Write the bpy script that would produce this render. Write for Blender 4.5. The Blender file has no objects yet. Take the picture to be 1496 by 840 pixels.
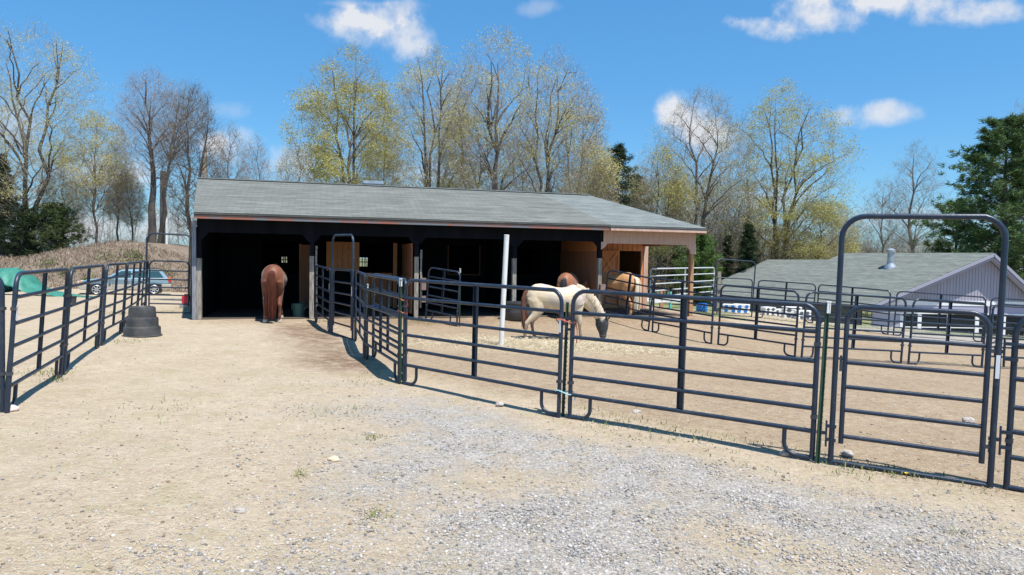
import bpy, bmesh, math, random
import numpy as np
from mathutils import Vector, Matrix, noise
R = math.radians
random.seed(7); rng = np.random.default_rng(7)
SC = bpy.context.scene
COL = SC.collection

# ------------------------------------------------------------------ camera
FPX = 1000.0
CAMZ = 1.8
PITCH, ROLL = math.atan(0.041), math.atan(0.0165)
R0 = Vector((1, 0, 0)); FW = Vector((0, math.cos(PITCH), -math.sin(PITCH))); U0 = Vector((0, math.sin(PITCH), math.cos(PITCH)))
RT = R0 * math.cos(ROLL) + U0 * math.sin(ROLL); UP = U0 * math.cos(ROLL) - R0 * math.sin(ROLL)
CAM = Vector((0, 0, CAMZ))
cd = bpy.data.cameras.new('camera'); co = bpy.data.objects.new('camera', cd); COL.objects.link(co)
m3 = Matrix((RT, UP, -FW)).transposed()
co.matrix_world = Matrix.Translation(CAM) @ m3.to_4x4()
cd.sensor_width = 36; cd.lens = 36 * FPX / 1496; cd.clip_end = 3000; cd.clip_start = 0.1
SC.camera = co

def ray(px, py):
    return (FW + RT * ((px - 748) / FPX) - UP * ((py - 420) / FPX)).normalized()

# ------------------------------------------------------------------ terrain
TH = R(15); BC, BS = math.cos(TH), math.sin(TH)
BP = (-8.24, 18.0)
PADZ = 0.08
def b_local(x, y):
    dx, dy = x - BP[0], y - BP[1]
    return dx * BC + dy * BS, -dx * BS + dy * BC
def b_world(u, v):
    return BP[0] + u * BC - v * BS, BP[1] + u * BS + v * BC
def sstep(a, b, x):
    t = min(1.0, max(0.0, (x - a) / (b - a))); return t * t * (3 - 2 * t)
def H(x, y):
    xx = max(-40, min(40, x)); yy = min(y, 60)
    z = -0.018 * xx - 0.004 * yy
    z -= 0.03 * max(0, xx - 2 - max(0, y - 16) * 0.5) * sstep(8, 16, y)
    # left lot drops gently behind the yard
    z -= 0.85 * sstep(22, 38, y) * sstep(-4, -12, x)
    # berm
    c = 1.45 + 1.5 * math.exp(-((x + 27.8) / (5.5 if x < -27.8 else 3.6)) ** 2) + 0.1 * math.sin(x * 0.55) + 0.07 * math.sin(x * 1.3 + 1)
    env = sstep(43.5, 50.5, y) * (1 - sstep(58, 70, y)) * sstep(-19.5, -25, x)
    z += (c + 0.2) * env
    # right lower land
    z -= 1.15 * sstep(26, 34, y) * sstep(10, 17, x)
    z -= 0.7 * sstep(30, 60, y) * sstep(0, 8, x)
    u, v = b_local(x, y)
    dx = max(-0.6 - u, u - 15.0, 0); dy = max(0.0 - v, v - 8.0, 0)
    w = 1 - sstep(0, 1.8, math.hypot(dx, dy))
    return z * (1 - w) + PADZ * w
def gp(px, py, far=160):
    d = ray(px, py); t = 2.0
    while t < far:
        p = CAM + d * t
        if p.z < H(p.x, p.y):
            lo, hi = t - max(0.05, t * 0.01), t
            for _ in range(25):
                m = (lo + hi) / 2; q = CAM + d * m
                if q.z < H(q.x, q.y): hi = m
                else: lo = m
            q = CAM + d * hi
            return Vector((q.x, q.y, H(q.x, q.y)))
        t += max(0.05, t * 0.01)
    raise Exception('no ground %s %s' % (px, py))
def at(px, py, Y):
    d = ray(px, py); return CAM + d * (Y / d.y)
def ground_at(px, Y):
    p = at(px, 400, Y); return Vector((p.x, Y, H(p.x, Y)))

# ------------------------------------------------------------------ materials
MATS = {}
def nodes_of(name):
    m = bpy.data.materials.new(name); m.use_nodes = True
    nt = m.node_tree; b = nt.nodes['Principled BSDF']
    return m, nt, b
def M(name, col, rough=0.7, col2=None, vscale=4.0, stretch=(1, 1, 1), bump=0.0, bscale=40.0, metal=0.0, spec=0.5, trans=0.0, lo=0.35, hi=0.65, coat=0):
    if name in MATS: return MATS[name]
    m, nt, b = nodes_of(name)
    b.inputs['Roughness'].default_value = rough; b.inputs['Metallic'].default_value = metal
    b.inputs['Specular IOR Level'].default_value = spec
    if coat: b.inputs['Coat Weight'].default_value = coat
    tc = nt.nodes.new('ShaderNodeTexCoord'); mp = nt.nodes.new('ShaderNodeMapping')
    mp.inputs['Scale'].default_value = stretch
    nt.links.new(tc.outputs['Object'], mp.inputs['Vector'])
    if col2:
        n = nt.nodes.new('ShaderNodeTexNoise'); n.inputs['Scale'].default_value = vscale; n.inputs['Detail'].default_value = 6; n.inputs['Roughness'].default_value = .65
        nt.links.new(mp.outputs[0], n.inputs['Vector'])
        r = nt.nodes.new('ShaderNodeValToRGB'); r.color_ramp.elements[0].position = lo; r.color_ramp.elements[1].position = hi
        r.color_ramp.elements[0].color = (*col, 1); r.color_ramp.elements[1].color = (*col2, 1)
        nt.links.new(n.outputs['Fac'], r.inputs[0]); nt.links.new(r.outputs[0], b.inputs['Base Color'])
        src = r.outputs[0]
    else:
        b.inputs['Base Color'].default_value = (*col, 1); src = None
    if bump:
        n2 = nt.nodes.new('ShaderNodeTexNoise'); n2.inputs['Scale'].default_value = bscale; n2.inputs['Detail'].default_value = 5
        nt.links.new(mp.outputs[0], n2.inputs['Vector'])
        bp = nt.nodes.new('ShaderNodeBump'); bp.inputs['Strength'].default_value = bump; bp.inputs['Distance'].default_value = 0.02
        nt.links.new(n2.outputs['Fac'], bp.inputs['Height']); nt.links.new(bp.outputs[0], b.inputs['Normal'])
    if trans:
        out = nt.nodes['Material Output']; t = nt.nodes.new('ShaderNodeBsdfTranslucent'); mx = nt.nodes.new('ShaderNodeMixShader')
        mx.inputs[0].default_value = trans
        if src: nt.links.new(src, t.inputs[0])
        else: t.inputs[0].default_value = (*col, 1)
        nt.links.new(b.outputs[0], mx.inputs[1]); nt.links.new(t.outputs[0], mx.inputs[2]); nt.links.new(mx.outputs[0], out.inputs[0])
    MATS[name] = m; return m

pipe = M('pipe_paint', (.017, .029, .052), .38, (.060, .072, .088), 6.0, spec=.45, bump=.08, bscale=60, lo=.5, hi=.85)
pipe_far = pipe
galv = M('galvanised', (.55, .57, .58), .45, (.66, .68, .69), 8, metal=.2)
tgreen = M('green_post_paint', (.012, .045, .028), .55, (.03, .07, .04), 14)
white_paint = M('white_paint', (.72, .72, .70), .55, (.82, .82, .80), 8)
sticker = M('sticker', (.8, .8, .82), .4)
steel = M('bracket_steel', (.05, .055, .065), .5)
twine = M('orange_twine', (.55, .13, .07), .8)
bluetie = M('blue_strap', (.04, .2, .55), .7)
paletie = M('pale_blue_cord', (.35, .6, .65), .7)
blackwood = M('black_painted_boards', (.005, .0065, .010), .9, (.010, .012, .016), 3, (1, 1, .15), bump=.2, bscale=14, spec=.12)
greywood = M('weathered_wood', (.17, .15, .125), .85, (.40, .37, .32), 5, (6, 6, .9), bump=.4, bscale=14)
redwood = M('reddish_pine_boards', (.62, .23, .09), .7, (.74, .31, .13), 3, (4, 4, .35), bump=.2, bscale=10)
palewood = M('pale_pinkish_boards', (.50, .31, .22), .75, (.62, .44, .35), 3, (5, 5, .4), bump=.2, bscale=10)
tanwood = M('tan_post_wood', (.36, .19, .09), .75, (.48, .28, .15), 4, (5, 5, .4), bump=.2)
browndoor = M('brown_door_boards', (.36, .16, .085), .75, (.48, .22, .12), 3, (4, 4, .35), bump=.2)
fascia_m = M('peeling_fascia', (.15, .16, .18), .7, (.30, .11, .07), .9, (1, 1, 1), lo=.46, hi=.54)
fascia_dark = M('dark_drip_edge', (.05, .035, .03), .7, (.09, .05, .04), 3)
metal_vent = M('vent_metal', (.35, .38, .42), .4, (.6, .62, .65), 6, metal=.6)
rubber = M('black_rubber', (.028, .03, .033), .5, (.075, .072, .068), 4, bump=.15)
dark = M('unlit_gap', (.01, .01, .012), .8)
def shingles(name, c1, c2, row=0.145, wid=0.34, dirt=(.05, .05, .048)):
    m, nt, b = nodes_of(name)
    b.inputs['Roughness'].default_value = .9; b.inputs['Specular IOR Level'].default_value = .2
    uv = nt.nodes.new('ShaderNodeUVMap'); uv.uv_map = 'UVMap'
    br = nt.nodes.new('ShaderNodeTexBrick'); br.inputs['Scale'].default_value = 1.0
    br.inputs['Brick Width'].default_value = wid; br.inputs['Row Height'].default_value = row; br.inputs['Mortar Size'].default_value = .003
    br.inputs['Mortar Smooth'].default_value = .4; br.inputs['Bias'].default_value = 0
    br.inputs['Color1'].default_value = (*c1, 1); br.inputs['Color2'].default_value = (*c2, 1); br.inputs['Mortar'].default_value = (*dirt, 1)  # dirt is the joint colour: dark lines for the shade between shingles
    nt.links.new(uv.outputs[0], br.inputs['Vector'])
    mp = nt.nodes.new('ShaderNodeMapping'); mp.inputs['Scale'].default_value = (.35, 7, 1); nt.links.new(uv.outputs[0], mp.inputs[0])
    n = nt.nodes.new('ShaderNodeTexNoise'); n.inputs['Scale'].default_value = 1.0; n.inputs['Detail'].default_value = 8; n.inputs['Roughness'].default_value = .7
    nt.links.new(mp.outputs[0], n.inputs[0])
    rr = nt.nodes.new('ShaderNodeMapRange'); rr.inputs[1].default_value = .3; rr.inputs[2].default_value = .7; rr.inputs[3].default_value = .62; rr.inputs[4].default_value = 1.25
    nt.links.new(n.outputs[0], rr.inputs[0])
    n3 = nt.nodes.new('ShaderNodeTexNoise'); n3.inputs['Scale'].default_value = 70; n3.inputs['Detail'].default_value = 2
    nt.links.new(uv.outputs[0], n3.inputs[0])
    r3 = nt.nodes.new('ShaderNodeMapRange'); r3.inputs[1].default_value = .3; r3.inputs[2].default_value = .7; r3.inputs[3].default_value = .75; r3.inputs[4].default_value = 1.25
    nt.links.new(n3.outputs[0], r3.inputs[0])
    mu = nt.nodes.new('ShaderNodeMath'); mu.operation = 'MULTIPLY'; nt.links.new(rr.outputs[0], mu.inputs[0]); nt.links.new(r3.outputs[0], mu.inputs[1])
    sy = nt.nodes.new('ShaderNodeSeparateXYZ'); nt.links.new(uv.outputs[0], sy.inputs[0]); dv = nt.nodes.new('ShaderNodeMath'); dv.operation = 'DIVIDE'; nt.links.new(sy.outputs[1], dv.inputs[0]); dv.inputs[1].default_value = row
    fr = nt.nodes.new('ShaderNodeMath'); fr.operation = 'FRACT'; nt.links.new(dv.outputs[0], fr.inputs[0])
    row_shadow = nt.nodes.new('ShaderNodeMapRange'); row_shadow.inputs[1].default_value = .0; row_shadow.inputs[2].default_value = .22; row_shadow.inputs[3].default_value = .55; row_shadow.inputs[4].default_value = 1.05; nt.links.new(fr.outputs[0], row_shadow.inputs[0])  # shadow line along each shingle course, darkened in the colour
    mu2 = nt.nodes.new('ShaderNodeMath'); mu2.operation = 'MULTIPLY'; nt.links.new(mu.outputs[0], mu2.inputs[0]); nt.links.new(row_shadow.outputs[0], mu2.inputs[1]); mu = mu2
    mx = nt.nodes.new('ShaderNodeVectorMath'); mx.operation = 'SCALE'; nt.links.new(br.outputs['Color'], mx.inputs[0]); nt.links.new(mu.outputs[0], mx.inputs['Scale'])
    nt.links.new(mx.outputs[0], b.inputs['Base Color'])
    bp = nt.nodes.new('ShaderNodeBump'); bp.inputs['Strength'].default_value = .6; bp.inputs['Distance'].default_value = .02
    nt.links.new(br.outputs['Fac'], bp.inputs['Height']); bp.invert = True; nt.links.new(bp.outputs[0], b.inputs['Normal'])
    return m
shingle_old = shingles('old_shingles', (.175, .18, .165), (.14, .145, .132))
shingle_new = shingles('new_shingles', (.195, .215, .205), (.155, .172, .165))
shingle_b = shingles('house_shingles', (.19, .205, .185), (.15, .165, .15))

# ------------------------------------------------------------------ mesh builder
class MB:
    def __init__(s): s.v = []; s.f = []; s.uv = None
    def add(s, vs, fs):
        o = len(s.v); s.v += [tuple(p) for p in vs]; s.f += [tuple(i + o for i in f) for f in fs]
    def box(s, c, size, rot=None):
        hx, hy, hz = size[0] / 2, size[1] / 2, size[2] / 2
        vs = [Vector((x, y, z)) for x in (-hx, hx) for y in (-hy, hy) for z in (-hz, hz)]
        if rot: vs = [rot @ p for p in vs]
        vs = [p + Vector(c) for p in vs]
        s.add(vs, [(0, 1, 3, 2), (4, 6, 7, 5), (0, 4, 5, 1), (2, 3, 7, 6), (0, 2, 6, 4), (1, 5, 7, 3)])
        return s
    def bx(s, x0, x1, y0, y1, z0, z1):
        return s.box(((x0 + x1) / 2, (y0 + y1) / 2, (z0 + z1) / 2), (abs(x1 - x0), abs(y1 - y0), abs(z1 - z0)))
    def bar(s, a, b, w, h):
        a, b = Vector(a), Vector(b); d = b - a
        q = d.to_track_quat('X', 'Z').to_matrix()
        return s.box((a + b) / 2, (d.length, w, h), q)
    def tube(s, pts, r, n=10, cap=True):
        pts = [Vector(p) for p in pts]; k = len(pts)
        rs = r if isinstance(r, (list, tuple)) else [r] * k
        up = None; rings = []
        for i, p in enumerate(pts):
            t = (pts[min(i + 1, k - 1)] - pts[max(i - 1, 0)]).normalized()
            if up is None:
                up = Vector((0, 1, 0)) if abs(t.y) < .9 else Vector((1, 0, 0))
            up = (up - t * up.dot(t))
            if up.length < 1e-4: up = Vector((1, 0, 0)) - t * t.x
            up.normalize(); sd = t.cross(up)
            rings.append([p + (up * math.cos(a) + sd * math.sin(a)) * rs[i] for a in (2 * math.pi * j / n for j in range(n))])
        vs = [q for rg in rings for q in rg]; fs = []
        for i in range(k - 1):
            for j in range(n):
                fs.append((i * n + j, i * n + (j + 1) % n, (i + 1) * n + (j + 1) % n, (i + 1) * n + j))
        if cap:
            fs.append(tuple(range(n))[::-1]); fs.append(tuple((k - 1) * n + j for j in range(n)))
        s.add(vs, fs); return s
    def loft(s, secs, n=14):
        # secs: (x,y,z, half_side, half_other) ; side axis = Y
        k = len(secs); P = [Vector(q[:3]) for q in secs]; vs = []; fs = []
        for i in range(k):
            t = (P[min(i + 1, k - 1)] - P[max(i - 1, 0)]).normalized()
            sd = Vector((0, 1, 0)); sd = (sd - t * sd.dot(t)).normalized(); ot = t.cross(sd)
            for j in range(n):
                a = 2 * math.pi * j / n
                vs.append(P[i] + sd * math.cos(a) * secs[i][3] + ot * math.sin(a) * secs[i][4])
        for i in range(k - 1):
            for j in range(n):
                fs.append((i * n + j, i * n + (j + 1) % n, (i + 1) * n + (j + 1) % n, (i + 1) * n + j))
        fs.append(tuple(range(n))[::-1]); fs.append(tuple((k - 1) * n + j for j in range(n)))
        s.add(vs, fs); return s
    def lathe(s, prof, n=24, c=(0, 0, 0), sx=1, sy=1):
        vs = []; fs = []; k = len(prof)
        for r, z in prof:
            for j in range(n):
                a = 2 * math.pi * j / n; vs.append((c[0] + r * sx * math.cos(a), c[1] + r * sy * math.sin(a), c[2] + z))
        for i in range(k - 1):
            for j in range(n): fs.append((i * n + j, i * n + (j + 1) % n, (i + 1) * n + (j + 1) % n, (i + 1) * n + j))
        fs.append(tuple(range(n))[::-1]); fs.append(tuple((k - 1) * n + j for j in range(n)))
        s.add(vs, fs); return s
    def quad(s, *p): s.add(p, [tuple(range(len(p)))]); return s
    def mesh(s, name):
        me = bpy.data.meshes.new(name); me.from_pydata(s.v, [], s.f); me.update(); return me
    def build(s, name, mat, parent=None, smooth=False, fix=True):
        me = s.mesh(name)
        if fix:
            bm = bmesh.new(); bm.from_mesh(me); bmesh.ops.recalc_face_normals(bm, faces=bm.faces); bm.to_mesh(me); bm.free()
        if smooth:
            me.polygons.foreach_set('use_smooth', [True] * len(me.polygons))
            try: me.set_sharp_from_angle(angle=R(40))
            except Exception: pass
        me.materials.append(mat)
        o = bpy.data.objects.new(name, me); COL.objects.link(o)
        if parent: o.parent = parent
        return o
def tag(o, label=None, cat=None, group=None, kind=None):
    if label: o['label'] = label
    if cat: o['category'] = cat
    if group: o['group'] = group
    if kind: o['kind'] = kind
    return o
def empty(name, loc=(0, 0, 0), rz=0):
    o = bpy.data.objects.new(name, None); COL.objects.link(o); o.location = loc; o.rotation_euler = (0, 0, rz); o.empty_display_size = .2
    return o
def fastmesh(name, V, F, mat, parent=None, nper=None):
    """V (n,3) array, F (m,k) array"""
    me = bpy.data.meshes.new(name); V = np.asarray(V, np.float32); F = np.asarray(F, np.int32)
    me.vertices.add(len(V)); me.vertices.foreach_set('co', V.ravel())
    k = F.shape[1]; me.loops.add(F.size); me.loops.foreach_set('vertex_index', F.ravel())
    me.polygons.add(len(F)); me.polygons.foreach_set('loop_start', np.arange(0, F.size, k, dtype=np.int32))
    me.update(calc_edges=True); me.materials.append(mat)
    o = bpy.data.objects.new(name, me); COL.objects.link(o)
    if parent: o.parent = parent
    return o
def frame_between(o, A, B):
    x = (Vector(B) - Vector(A)); x.normalize(); y = Vector((-x.y, x.x, 0)).normalized(); z = x.cross(y)
    if z.z < 0: z = -z; y = -y
    m = Matrix((x, y, z)).transposed().to_4x4(); o.matrix_world = Matrix.Translation(A) @ m

# ------------------------------------------------------------------ ground
def gfac(x, y, nn):
    fl = (y - 8.7) + 0.87 * (x - .67)
    g = sstep(-2.6, -.2, x + nn * .8 - 0.2 * (4.5 - y)) * sstep(-0.5, -2.0, fl + nn * .25)
    band = sstep(1.1, .35, abs(fl + 2.5 + nn * .3)) 
    patch = sstep(-.25, .3, noise.noise(Vector((x * .8, y * .8, 21))) + .12)
    return g * max(band, .38 + .62 * patch)
def build_ground():
    ys = np.concatenate([np.arange(-6, 3, .6), np.arange(3, 30, .28), np.arange(30, 66, .6), 66 * 1.12 ** np.arange(0, 24)])
    xh = np.concatenate([np.arange(0, 14, .28), np.arange(14, 45, .6), 45 * 1.15 ** np.arange(0, 22)])
    xs = np.concatenate([-xh[:0:-1], xh])
    nx, ny = len(xs), len(ys); V = np.zeros((nx * ny, 3), np.float32)
    att = {k: np.zeros(nx * ny, np.float32) for k in ('gravel', 'pen', 'brush', 'damp', 'hay', 'grass')}
    i = 0
    for y in ys:
        for x in xs:
            n = noise.noise(Vector((x * .55, y * .55, 0))) * .035 + noise.noise(Vector((x * 2.2, y * 2.2, 3))) * .012
            V[i] = (x, y, H(x, y) + n)
            nn = noise.noise(Vector((x * .35, y * .35, 9))) * 1.3 + noise.noise(Vector((x * .95, y * .95, 5))) * .5
            u, v = b_local(x, y)
            # gravel foreground right of the path, below the front fence
            fl = (y - 8.7) + 0.87 * (x - .67)          # <0 = camera side of front fence
            g = gfac(x, y, nn)
            g = max(g, sstep(19.5, 22, y + nn) * sstep(11, 13.5, x + nn) * (1 - sstep(31, 34, y)))
            g = max(g, .8 * sstep(26, 27.5, y + nn * .5) * (1 - sstep(40, 43, y)) * sstep(-12, -14, x) * .4)
            att['gravel'][i] = g
            inside = sstep(-.3, .3, fl) * sstep(-.4, .4, x + 1.63 + .40 * (y - 10.3)) * sstep(.6, -.2, v)
            att['pen'][i] = inside
            att['brush'][i] = sstep(43, 45, y + nn * .5) * sstep(-14, -16, x)
            att['damp'][i] = math.exp(-(((x + 3.0 + .4 * (y - 11.9)) / .9) ** 2)) * sstep(9.5, 12, y) * sstep(18.4, 17, y) * sstep(.3, -.3, x + 1.8 + .40 * (y - 10.3)) * (1.25 + nn * .5)
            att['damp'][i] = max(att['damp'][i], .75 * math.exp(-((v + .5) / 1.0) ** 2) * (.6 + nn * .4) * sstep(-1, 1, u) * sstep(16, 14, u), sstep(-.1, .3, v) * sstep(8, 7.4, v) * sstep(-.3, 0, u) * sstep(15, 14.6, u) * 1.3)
            att['hay'][i] = math.exp(-((x - .9) / 2.6) ** 2 - ((y - 15.1) / 1.15) ** 2) * (1 + nn * .4)
            ga = sstep(60, 80, y) + sstep(34, 36, y) * sstep(4, 8, x) + sstep(25, 26.5, y) * sstep(6.5, 7.5, x) * sstep(10, 8, x)
            ga += .8 * math.exp(-((y - 25.3 - nn) / .8) ** 2) * sstep(10.5, 12, x) + sstep(-60, -90, x) + sstep(45, 70, x) + sstep(6, 8, v) * sstep(-.5, 0, u)
            att['grass'][i] = min(1, ga)
            i += 1
    idx = np.arange(nx * ny).reshape(ny, nx)
    F = np.stack([idx[:-1, :-1].ravel(), idx[:-1, 1:].ravel(), idx[1:, 1:].ravel(), idx[1:, :-1].ravel()], 1)
    m, nt, b = nodes_of('soil')
    L = nt.links.new; N = nt.nodes.new
    b.inputs['Roughness'].default_value = .95; b.inputs['Specular IOR Level'].default_value = .15
    tc = N('ShaderNodeTexCoord')
    def nz(scale, detail=6, rough=.6, st=(1, 1, 1), rot=0):
        mp = N('ShaderNodeMapping'); mp.inputs['Scale'].default_value = st; mp.inputs['Rotation'].default_value = (0, 0, rot); L(tc.outputs['Object'], mp.inputs[0])
        n = N('ShaderNodeTexNoise'); n.inputs['Scale'].default_value = scale; n.inputs['Detail'].default_value = detail; n.inputs['Roughness'].default_value = rough
        L(mp.outputs[0], n.inputs[0]); return n.outputs['Fac']
    def mr(s, a, b2, c=0, d=1):
        n = N('ShaderNodeMapRange'); n.inputs[1].default_value = a; n.inputs[2].default_value = b2; n.inputs[3].default_value = c; n.inputs[4].default_value = d
        L(s, n.inputs[0]); return n.outputs[0]
    def mix(f, a, c):
        n = N('ShaderNodeMix'); n.data_type = 'RGBA'
        if isinstance(f, float): n.inputs[0].default_value = f
        else: L(f, n.inputs[0])
        for s, q in ((a, 6), (c, 7)):
            if isinstance(s, tuple): n.inputs[q].default_value = (*s, 1)
            else: L(s, n.inputs[q])
        return n.outputs[2]
    def math_(op, a, c):
        n = N('ShaderNodeMath'); n.operation = op
        for s, q in ((a, 0), (c, 1)):
            if isinstance(s, (int, float)): n.inputs[q].default_value = s
            else: L(s, n.inputs[q])
        return n.outputs[0]
    def at_(nm):
        a = N('ShaderNodeAttribute'); a.attribute_name = nm; return a.outputs['Fac']
    big = mr(nz(.9, 8, .65), .35, .65); mid = mr(nz(6, 8, .7), .3, .7); fine = mr(nz(45, 6, .75), .3, .7)
    st1 = mr(nz(9, 6, .75, (1, 6, 1), .2), .49, .62); st2 = mr(nz(10, 6, .75, (6, 1, 1), -.5), .52, .65)
    dirt = mix(big, (.43, .345, .255), (.55, .46, .355)); dirt = mix(math_('MULTIPLY', mid, .75), dirt, (.30, .225, .155)); 
    straw = mix(math_('MULTIPLY', st1, .65), dirt, (.66, .58, .43)); straw = mix(math_('MULTIPLY', st2, .6), straw, (.64, .55, .39))
    straw = mix(math_('MULTIPLY', fine, .7), straw, (.27, .20, .135))
    olive = mr(nz(1.7, 8, .8), .50, .68, 0, .45); straw = mix(olive, straw, (.27, .25, .12))
    pend = mix(big, (.33, .245, .16), (.47, .37, .25)); pend = mix(math_('MULTIPLY', mid, .85), pend, (.22, .15, .095)); pend = mix(math_('MULTIPLY', st1, .7), pend, (.58, .48, .34)); pend = mix(math_('MULTIPLY', st2, .5), pend, (.55, .45, .31)); pend = mix(math_('MULTIPLY', fine, .7), pend, (.19, .13, .085))
    pend = mix(mr(nz(11, 7, .8), .54, .68, 0, .65), pend, (.17, .11, .07))
    c = mix(at_('pen'), straw, pend)
    c = mix(math_('MULTIPLY', at_('hay'), mr(nz(5, 8, .75), .35, .6)), c, (.58, .50, .33))
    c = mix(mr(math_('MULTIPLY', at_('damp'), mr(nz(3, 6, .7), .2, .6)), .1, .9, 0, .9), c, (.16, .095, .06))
    # gravel
    vo = N('ShaderNodeTexVoronoi'); vo.inputs['Scale'].default_value = 34; L(tc.outputs['Object'], vo.inputs['Vector'])
    vo2 = N('ShaderNodeTexVoronoi'); vo2.inputs['Scale'].default_value = 80; L(tc.outputs['Object'], vo2.inputs['Vector'])
    gr = N('ShaderNodeValToRGB'); gr.color_ramp.elements[0].color = (.15, .145, .14, 1); gr.color_ramp.elements[1].color = (.54, .50, .455, 1)
    e = gr.color_ramp.elements.new(.5); e.color = (.35, .33, .31, 1)
    sp = N('ShaderNodeSeparateColor'); L(vo.outputs['Color'], sp.inputs[0]); L(sp.outputs[0], gr.inputs[0])
    gr2 = N('ShaderNodeValToRGB'); gr2.color_ramp.elements[0].color = (.27, .25, .235, 1); gr2.color_ramp.elements[1].color = (.52, .475, .42, 1)
    sp2 = N('ShaderNodeSeparateColor'); L(vo2.outputs['Color'], sp2.inputs[0]); L(sp2.outputs[1], gr2.inputs[0])
    gcol = mix(.5, gr.outputs[0], gr2.outputs[0])
    ggap = mr(nz(2.6, 9, .75), .40, .60)
    gm = math_('MULTIPLY', at_('gravel'), mr(ggap, 0, 1, .45, 1.0)); gm = mr(math_('ADD', gm, math_('MULTIPLY', math_('SUBTRACT', nz(20, 4, .7), .5), .9)), .25, .75, 0, .88)
    c = mix(gm, c, gcol)
    br = mix(mr(nz(2.2, 9, .8), .4, .6), (.13, .095, .07), (.27, .215, .165)); br = mix(mr(nz(14, 6, .8), .5, .7, 0, .7), br, (.09, .06, .04))
    c = mix(at_('brush'), c, br)
    gs = mix(mr(nz(6, 6, .7), .35, .65), (.07, .11, .03), (.16, .19, .07))
    c = mix(math_('MULTIPLY', at_('grass'), mr(nz(1.5, 6, .7), .3, .55)), c, gs)
    # small scattered dark crumbs & light pebbles
    crumb = mr(nz(28, 3, .5), .70, .76, 0, .4); c = mix(crumb, c, (.10, .07, .05))
    peb = mr(nz(24, 3, .5, (1.1, 1, 1), 1), .70, .75, 0, .6); c = mix(peb, c, (.62, .56, .5))
    L(c, b.inputs['Base Color'])
    bp = N('ShaderNodeBump'); bp.inputs['Strength'].default_value = .8; bp.inputs['Distance'].default_value = .035
    hsum = math_('ADD', math_('ADD', math_('MULTIPLY', nz(3.2, 6, .7), 1.3), math_('MULTIPLY', nz(12, 8, .75), .6)), math_('ADD', math_('MULTIPLY', nz(50, 5, .7), .35), math_('MULTIPLY', math_('MULTIPLY', vo.outputs['Distance'], gm), -1.0)))
    L(hsum, bp.inputs['Height']); L(bp.outputs[0], b.inputs['Normal'])
    o = fastmesh('ground', V, F, m)
    o.data.polygons.foreach_set('use_smooth', [True] * len(o.data.polygons))
    for k, a in att.items():
        t = o.data.attributes.new(k, 'FLOAT', 'POINT'); t.data.foreach_set('value', np.clip(a, 0, 1))
    tag(o, kind='structure')
build_ground()

# ------------------------------------------------------------------ scattered ground cover
def scatter(n, y0, y1, ok, xr=0.82):
    out = []
    tries = 0
    while len(out) < n and tries < n * 12:
        tries += 1
        t = random.random(); y = 1 / (1 / y0 + t * (1 / y1 - 1 / y0))
        x = random.uniform(-xr, xr) * y
        if ok(x, y): out.append((x, y, H(x, y) + noise.noise(Vector((x * .55, y * .55, 0))) * .035 + noise.noise(Vector((x * 2.2, y * 2.2, 3))) * .012))
    return out
def isgravel(x, y):
    nn = noise.noise(Vector((x * .35, y * .35, 9))) * 1.3 + noise.noise(Vector((x * .95, y * .95, 5))) * .5
    g = gfac(x, y, nn)
    return random.random() < g * (.35 + .65 * sstep(-.15, .25, noise.noise(Vector((x * 1.4, y * 1.4, 2))))) + .05
ICO_V = None
def rocks(name, pts, smin, smax, mat, power=2.5, label=None):
    bm = bmesh.new(); bmesh.ops.create_icosphere(bm, subdivisions=1, radius=1); tv = np.array([v.co[:] for v in bm.verts]); tf = np.array([[v.index for v in f.verts] for f in bm.faces]); bm.free()
    n = len(pts); P = np.array(pts); s = smin + (smax - smin) * rng.random(n) ** power
    ang = rng.random(n) * 6.28; c, si = np.cos(ang), np.sin(ang)
    V = tv[None] * (1 + .35 * (rng.random((n, len(tv), 1)) - .5)) * np.stack([s * (.8 + .6 * rng.random(n)), s, s * (.45 + .3 * rng.random(n))], 1)[:, None, :]
    X = V[..., 0] * c[:, None] - V[..., 1] * si[:, None]; Y = V[..., 0] * si[:, None] + V[..., 1] * c[:, None]
    V = np.stack([X, Y, V[..., 2]], -1) + P[:, None, :] + np.array([0, 0, .15])[None, None] * s[:, None, None]
    F = tf[None] + (np.arange(n) * len(tv))[:, None, None]
    o = fastmesh(name, V.reshape(-1, 3), F.reshape(-1, 3), mat); tag(o, kind='stuff'); return o
def rndmat(name, cols, rough=.85, trans=0):
    m, nt, b = nodes_of(name); g = nt.nodes.new('ShaderNodeNewGeometry'); r = nt.nodes.new('ShaderNodeValToRGB'); r.color_ramp.interpolation = 'LINEAR'
    els = r.color_ramp.elements
    while len(els) < len(cols): els.new(.5)
    for i, c in enumerate(cols): els[i].position = i / (len(cols) - 1); els[i].color = (*c, 1)
    nt.links.new(g.outputs['Random Per Island'], r.inputs[0]); nt.links.new(r.outputs[0], b.inputs['Base Color']); b.inputs['Roughness'].default_value = rough; b.inputs['Specular IOR Level'].default_value = .25
    if trans:
        out = nt.nodes['Material Output']; t = nt.nodes.new('ShaderNodeBsdfTranslucent'); mx = nt.nodes.new('ShaderNodeMixShader'); mx.inputs[0].default_value = trans
        nt.links.new(r.outputs[0], t.inputs[0]); nt.links.new(b.outputs[0], mx.inputs[1]); nt.links.new(t.outputs[0], mx.inputs[2]); nt.links.new(mx.outputs[0], out.inputs[0])
    return m
gravel_m = rndmat('gravel_stone', [(.11, .108, .108), (.31, .29, .27), (.24, .235, .235), (.42, .38, .34), (.35, .315, .295), (.56, .52, .48)])
tag(rocks('gravel', scatter(30000, 3.2, 12, isgravel), .004, .015, gravel_m, 2.2), 'loose grey gravel spread over the foreground right of the straw path', 'gravel')
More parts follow.
